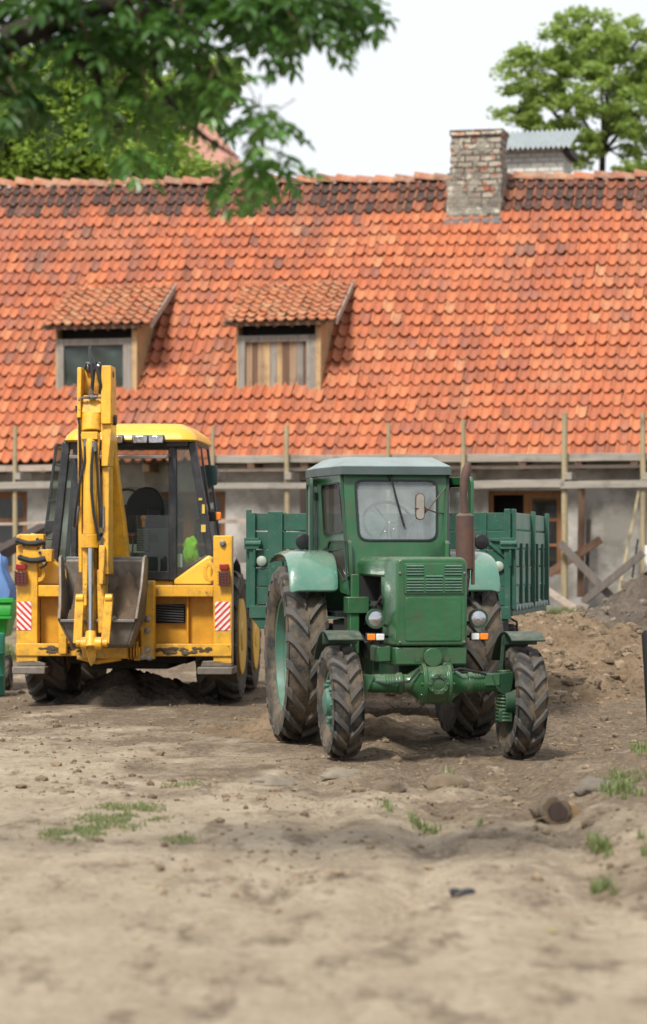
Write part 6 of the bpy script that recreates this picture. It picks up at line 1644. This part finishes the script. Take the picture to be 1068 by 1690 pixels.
def bigtree(base, trunk_h, blobs, ncl, per, size, mat, label, bark, tr_r, seed, name='broadleaf_tree', rc=(.5, 1.0)):
    random.seed(seed); o = empty(name, base); tag(o, label, 'tree')
    cl = []; tot = sum(b_[3] * b_[4] * b_[5] for b_ in blobs)
    for (x, y, z, rx, ry, rz) in blobs:
        for _ in range(int(ncl * rx * ry * rz / tot) + 3):
            v = Vector([random.gauss(0, 1) for _ in range(3)]).normalized() * random.uniform(.45, 1.0) ** .6
            cl.append(((x + v.x * rx, y + v.y * ry, z + v.z * rz), random.uniform(*rc)))
    crown('crown', cl, per, size, mat, o)
    m = MB(); m.tube([(0, 0, -.3), (.1, 0, trunk_h * .4), (-.1, .1, trunk_h * .75), (0, 0, trunk_h)], [tr_r * 1.3, tr_r, tr_r * .85, tr_r * .7], 12, rnd=.05)
    for (x, y, z, rx, ry, rz) in blobs:
        s_ = Vector((0, 0, trunk_h * .95)); e = Vector((x, y, z)); mid = s_.lerp(e, .5) + Vector((random.uniform(-.3, .3), 0, .3))
        m.tube([s_, mid, e, e + Vector((random.uniform(-1, 1), 0, rz * .6))], [tr_r * .5, tr_r * .3, tr_r * .18, tr_r * .06], 8, rnd=.05)
    for c, r in cl[::3]:
        bl = min(blobs, key=lambda q: (Vector(q[:3]) - Vector(c)).length); s_ = Vector(bl[:3]); m.tube([s_, s_.lerp(Vector(c), .5) + Vector((0, 0, .15)), c], [tr_r * .16, tr_r * .10, tr_r * .04], 5)
    m.build('trunk', bark, o, angle=60); return o
bark = plain('tree_bark', (.045, .037, .03), .9, 0, .5, .8, 20)
M['leaf_r'] = leaf_mat('light_green_leaves', (.13, .21, .045), (.36, .47, .13), .45)
M['leaf_l'] = leaf_mat('fresh_green_leaves', (.10, .19, .03), (.33, .44, .085), .45)
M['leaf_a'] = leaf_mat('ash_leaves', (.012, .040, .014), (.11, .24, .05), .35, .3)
def blob(px, py, y, rpx, base, dy=0, ry=None, rz=None):
    p = EP(px, py, y); r = rpx / F * y; return (p.x - base[0], dy, p.z - base[2], r, (ry or r * .9), (rz / F * y if rz else r * .8))
Y1 = 80; bs = EP(996, 400, Y1); base = (bs.x, Y1, .8)
bigtree(base, EP(0, 215, Y1).z - .8, [blob(880, 120, Y1, 62, base), blob(960, 70, Y1, 72, base), blob(1040, 80, Y1, 80, base, 1), blob(850, 195, Y1, 38, base), blob(915, 190, Y1, 60, base), blob(990, 160, Y1, 60, base, -1), blob(1060, 190, Y1, 62, base), blob(930, 245, Y1, 50, base), blob(1068, 258, Y1, 34, base), blob(1120, 130, Y1, 70, base), blob(880, 250, Y1, 36, base, 1), blob(1000, 235, Y1, 44, base, -1), blob(1030, 275, Y1, 30, base, -1)],
        640, 46, .16, M['leaf_r'], 'tall airy tree behind the right end of the roof with trunk showing', bark, .13, 3, rc=(.16, .42))
Y2 = 60; bs = EP(120, 400, Y2); base = (bs.x, Y2, .8)
bigtree(base, EP(0, 330, Y2).z - .8, [blob(60, 150, Y2, 95, base), blob(180, 180, Y2, 95, base), blob(245, 200, Y2, 66, base, 1), blob(40, 250, Y2, 95, base, -1), blob(150, 270, Y2, 100, base), blob(240, 280, Y2, 62, base, -1), blob(-60, 180, Y2, 100, base), blob(190, 90, Y2, 50, base), blob(312, 285, Y2, 24, base)],
        620, 80, .19, M['leaf_l'], 'broad bright green tree behind the left half of the roof', bark, .35, 5, rc=(.35, .75))
Y3 = 76; bs = EP(330, 400, Y3); base = (bs.x, Y3, .8)
bigtree(base, EP(0, 330, Y3).z - .8, [blob(330, 150, Y3, 50, base), blob(362, 130, Y3, 34, base), blob(300, 190, Y3, 45, base), blob(250, 220, Y3, 40, base)],
        130, 85, .24, M['leaf_r'], 'slimmer green tree between the broad tree and the pinkish hipped roof', bark, .22, 8, rc=(.3, .6))
random.seed(11)
# distant house with a hipped roof
Y4 = 68; dhx = EP(300, 285, Y4).x; dh = empty('distant_house', (dhx, Y4, .6)); tag(dh, 'far house with a pinkish hipped roof showing between the trees', 'house')
ap = EP(350, 203, Y4 + 5); er = EP(425, 303, Y4); el = EP(-60, 303, Y4); al = EP(60, 203, Y4 + 5)
def dl(v): return Vector(v) - Vector((dhx, Y4, .6))
m = MB(); A, Bv, C, D = dl(el), dl(er), dl(ap), dl(al); E_ = Bv + Vector((0, 10, 0)); G_ = A + Vector((0, 10, 0))
m.add([A, Bv, C, D, E_, G_], [(0, 1, 2, 3), (1, 4, 2), (4, 5, 3, 2), (5, 0, 3), (0, 5, 4, 1)]); m.build('roof', plain('faded_roof', (.42, .20, .15), .8, 0, .3), dh)
m = MB(); m.box(A.x + .4, Bv.x - .4, .4, 9.6, -.5, A.z - .02); m.build('wall', M['render'], dh)

# ------------------------------------------------------------------ the ash tree whose branch hangs into the picture
at_ = empty('ash_tree', (-3.6, 12.6, gz(-3.6, 12.6))); tag(at_, 'dark leaved ash tree whose branches hang over the upper left', 'tree')
def AP(px, py, y=12.6): return EP(px, py, y) - Vector(at_.location)
m = MB(); m.tube([(0, 0, -.2), (.05, 0, 1.5), (-.05, 0, 3.0), (.1, .1, 4.6), (.0, .1, 6.5)], [.26, .20, .18, .16, .10], 14, rnd=.04); m.build('trunk', bark, at_, angle=60)
m = MB()
limbs = [([(.05, 0, 3.2), AP(-120, 110), AP(-10, 75), AP(60, 45), AP(140, 20), AP(230, -10), AP(380, -50), AP(560, -60)], [.13, .085, .07, .062, .05, .045, .035, .02]),
         ([AP(230, -10), AP(255, 60), AP(256, 118), AP(272, 160), AP(305, 200), AP(350, 235), AP(395, 262)], [.022, .018, .016, .015, .013, .010, .006]),
         ([AP(60, 45), AP(110, 90), AP(160, 120), AP(172, 180), AP(205, 215)], [.03, .022, .018, .014, .006]),
         ([AP(380, -50), AP(420, -10), AP(450, 40), AP(490, 80)], [.018, .014, .010, .005]),
         ([AP(-60, 95), AP(-20, 140), AP(25, 165)], [.02, .014, .006]), ([AP(380, -50), AP(470, -20), AP(560, 10), AP(600, 20)], [.018, .013, .008, .004]),
         ([AP(230, -10), AP(300, 20), AP(330, 80)], [.016, .01, .004])]
for p_, r_ in limbs: m.tube(p_, r_, 8, rnd=.05)
br = m.build('branch', plain('branch_bark', (.028, .02, .015), .9, 0, .4, .8, 30), at_, angle=60)
LV = []; LF_ = []; LT = []
def leaflet(p, d, up, L, W, t):
    d = d.normalized(); s_ = d.cross(up)
    if s_.length < .01: s_ = Vector((1, 0, 0))
    s_.normalize(); u = s_.cross(d); b0 = len(LV); f = W * .25
    LV.extend([p, p + d * L - u * L * .08, p + d * L * .33 + s_ * W + u * f, p + d * L * .7 + s_ * W * .75 + u * f, p + d * L * .7 - s_ * W * .75 + u * f, p + d * L * .33 - s_ * W + u * f])
    LF_.extend([(b0, b0 + 2, b0 + 3, b0 + 1), (b0, b0 + 1, b0 + 4, b0 + 5)]); LT.extend([t] * 6)
def compound(p, d, L, t):
    """ash leaf: a drooping stalk with paired leaflets and one at the tip"""
    n = 4; q = Vector(p); d = Vector(d).normalized(); side = d.cross(Vector((0, 0, 1)))
    side = side.normalized() if side.length > .05 else Vector((1, 0, 0))
    for i in range(n):
        d = (d + Vector((0, 0, -.16))).normalized(); q2 = q + d * L / n
        for sg in (-1, 1):
            dd = (side * sg * .95 + d * random.uniform(.3, .8) + Vector((random.uniform(-.2, .2), 0, random.uniform(-.8, .2)))).normalized(); leaflet(q2, dd, Vector((random.uniform(-.4, .4), random.uniform(-.4, .4), 1)), random.uniform(.07, .10), random.uniform(.0145, .021), min(1, max(0, t + random.uniform(-.2, .2))))
        q = q2
    leaflet(q, d, Vector((0, 0, 1)), .09, .019, t)
tw = MB()
def sprays(cx, cy, rx, ry, n, y0=12.3, y1=13.3, tb=.35, lv=(3, 5), droop=0.0):  # tb puts light shining through the lower sprays into the leaf tint
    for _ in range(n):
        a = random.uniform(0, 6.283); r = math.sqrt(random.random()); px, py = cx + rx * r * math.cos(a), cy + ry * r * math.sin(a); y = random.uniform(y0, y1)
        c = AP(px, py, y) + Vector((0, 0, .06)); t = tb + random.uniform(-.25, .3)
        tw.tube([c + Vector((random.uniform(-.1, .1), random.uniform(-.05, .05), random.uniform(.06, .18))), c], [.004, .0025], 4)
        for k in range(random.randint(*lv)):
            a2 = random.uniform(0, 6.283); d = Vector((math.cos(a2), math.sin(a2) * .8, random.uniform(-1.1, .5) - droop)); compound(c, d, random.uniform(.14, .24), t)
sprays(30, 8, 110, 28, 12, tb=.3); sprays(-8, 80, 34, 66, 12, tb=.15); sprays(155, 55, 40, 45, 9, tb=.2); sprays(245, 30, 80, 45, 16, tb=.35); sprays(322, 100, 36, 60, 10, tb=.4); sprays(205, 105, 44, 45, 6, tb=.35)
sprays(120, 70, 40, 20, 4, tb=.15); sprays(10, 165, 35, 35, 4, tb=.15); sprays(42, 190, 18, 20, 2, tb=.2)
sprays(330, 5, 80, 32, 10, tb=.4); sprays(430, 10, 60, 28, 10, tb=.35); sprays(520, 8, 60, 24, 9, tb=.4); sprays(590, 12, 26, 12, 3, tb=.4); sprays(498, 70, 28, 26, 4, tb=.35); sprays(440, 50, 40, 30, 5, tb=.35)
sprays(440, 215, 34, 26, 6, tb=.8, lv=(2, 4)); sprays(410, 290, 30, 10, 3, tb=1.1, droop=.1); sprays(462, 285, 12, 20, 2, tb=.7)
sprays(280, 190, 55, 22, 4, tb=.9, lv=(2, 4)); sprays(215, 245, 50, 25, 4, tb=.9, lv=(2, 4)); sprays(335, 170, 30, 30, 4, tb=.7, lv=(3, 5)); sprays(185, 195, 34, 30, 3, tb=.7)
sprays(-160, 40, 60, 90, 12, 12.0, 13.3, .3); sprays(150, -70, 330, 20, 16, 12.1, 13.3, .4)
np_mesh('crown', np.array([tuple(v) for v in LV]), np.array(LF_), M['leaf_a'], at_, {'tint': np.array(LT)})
tag(tw.build('twigs', M['wood_brown'], br), kind='stuff')
# ------------------------------------------------------------------ light, sky, camera
w = bpy.data.worlds.new('World'); SC.world = w; w.use_nodes = True; nt = w.node_tree; nt.nodes.clear()
SUN_EL, SUN_AZ = R(52), R(205)          # azimuth measured clockwise from +Y: behind the viewer, to the left
out = nt.nodes.new('ShaderNodeOutputWorld'); bg = nt.nodes.new('ShaderNodeBackground'); bg.inputs[1].default_value = .10
sky = nt.nodes.new('ShaderNodeTexSky'); sky.sky_type = 'NISHITA'; sky.sun_disc = False; sky.sun_elevation = SUN_EL; sky.sun_rotation = SUN_AZ; sky.air_density = 1.0; sky.dust_density = 2.0
tc = nt.nodes.new('ShaderNodeTexCoord'); mp = nt.nodes.new('ShaderNodeMapping'); nt.links.new(tc.outputs['Generated'], mp.inputs[0]); mp.inputs['Scale'].default_value = (1, 1, 2.6)
nz = nt.nodes.new('ShaderNodeTexNoise'); nt.links.new(mp.outputs[0], nz.inputs['Vector']); nz.inputs['Scale'].default_value = 3.2; nz.inputs['Detail'].default_value = 6; nz.inputs['Roughness'].default_value = .5
rp = nt.nodes.new('ShaderNodeValToRGB'); nt.links.new(nz.outputs['Fac'], rp.inputs[0]); rp.color_ramp.elements[0].position = .18; rp.color_ramp.elements[0].color = (.55, .55, .55, 1); rp.color_ramp.elements[1].position = .55
mx = nt.nodes.new('ShaderNodeMix'); mx.data_type = 'RGBA'; nt.links.new(rp.outputs[0], mx.inputs[0]); nt.links.new(sky.outputs[0], mx.inputs[6]); mx.inputs[7].default_value = (5.85, 6.1, 6.4, 1)
nt.links.new(mx.outputs[2], bg.inputs[0]); nt.links.new(bg.outputs[0], out.inputs[0])
sd = bpy.data.lights.new('sun', 'SUN'); sd.energy = 3.0; sd.angle = R(11); sd.color = (1, .95, .86)
so = bpy.data.objects.new('sun', sd); COL.objects.link(so)
d = Vector((math.sin(SUN_AZ) * math.cos(SUN_EL), math.cos(SUN_AZ) * math.cos(SUN_EL), math.sin(SUN_EL)))
so.rotation_euler = d.to_track_quat('Z', 'Y').to_euler(); so.location = d * 40
cd = bpy.data.cameras.new('camera'); cam = bpy.data.objects.new('camera', cd); COL.objects.link(cam); SC.camera = cam
cam.location = (0, 0, EYE); cam.rotation_euler = (R(90), 0, 0)
cd.sensor_fit = 'VERTICAL'; cd.sensor_height = 36.0; cd.sensor_width = 24; cd.lens = F / 1690 * 36.0
cd.shift_y = (HY - 845) / 1690; cd.clip_end = 3000; cd.clip_start = .5
cd.dof.use_dof = True; cd.dof.focus_distance = 24.3; cd.dof.aperture_fstop = 1.8
SC.view_settings.view_transform = 'Standard'; SC.view_settings.look = 'None'; SC.view_settings.gamma = 1; SC.view_settings.exposure = .75
SC.render.engine = 'CYCLES'; SC.cycles.max_bounces = 8; SC.cycles.transparent_max_bounces = 16; SC.cycles.use_denoising = True
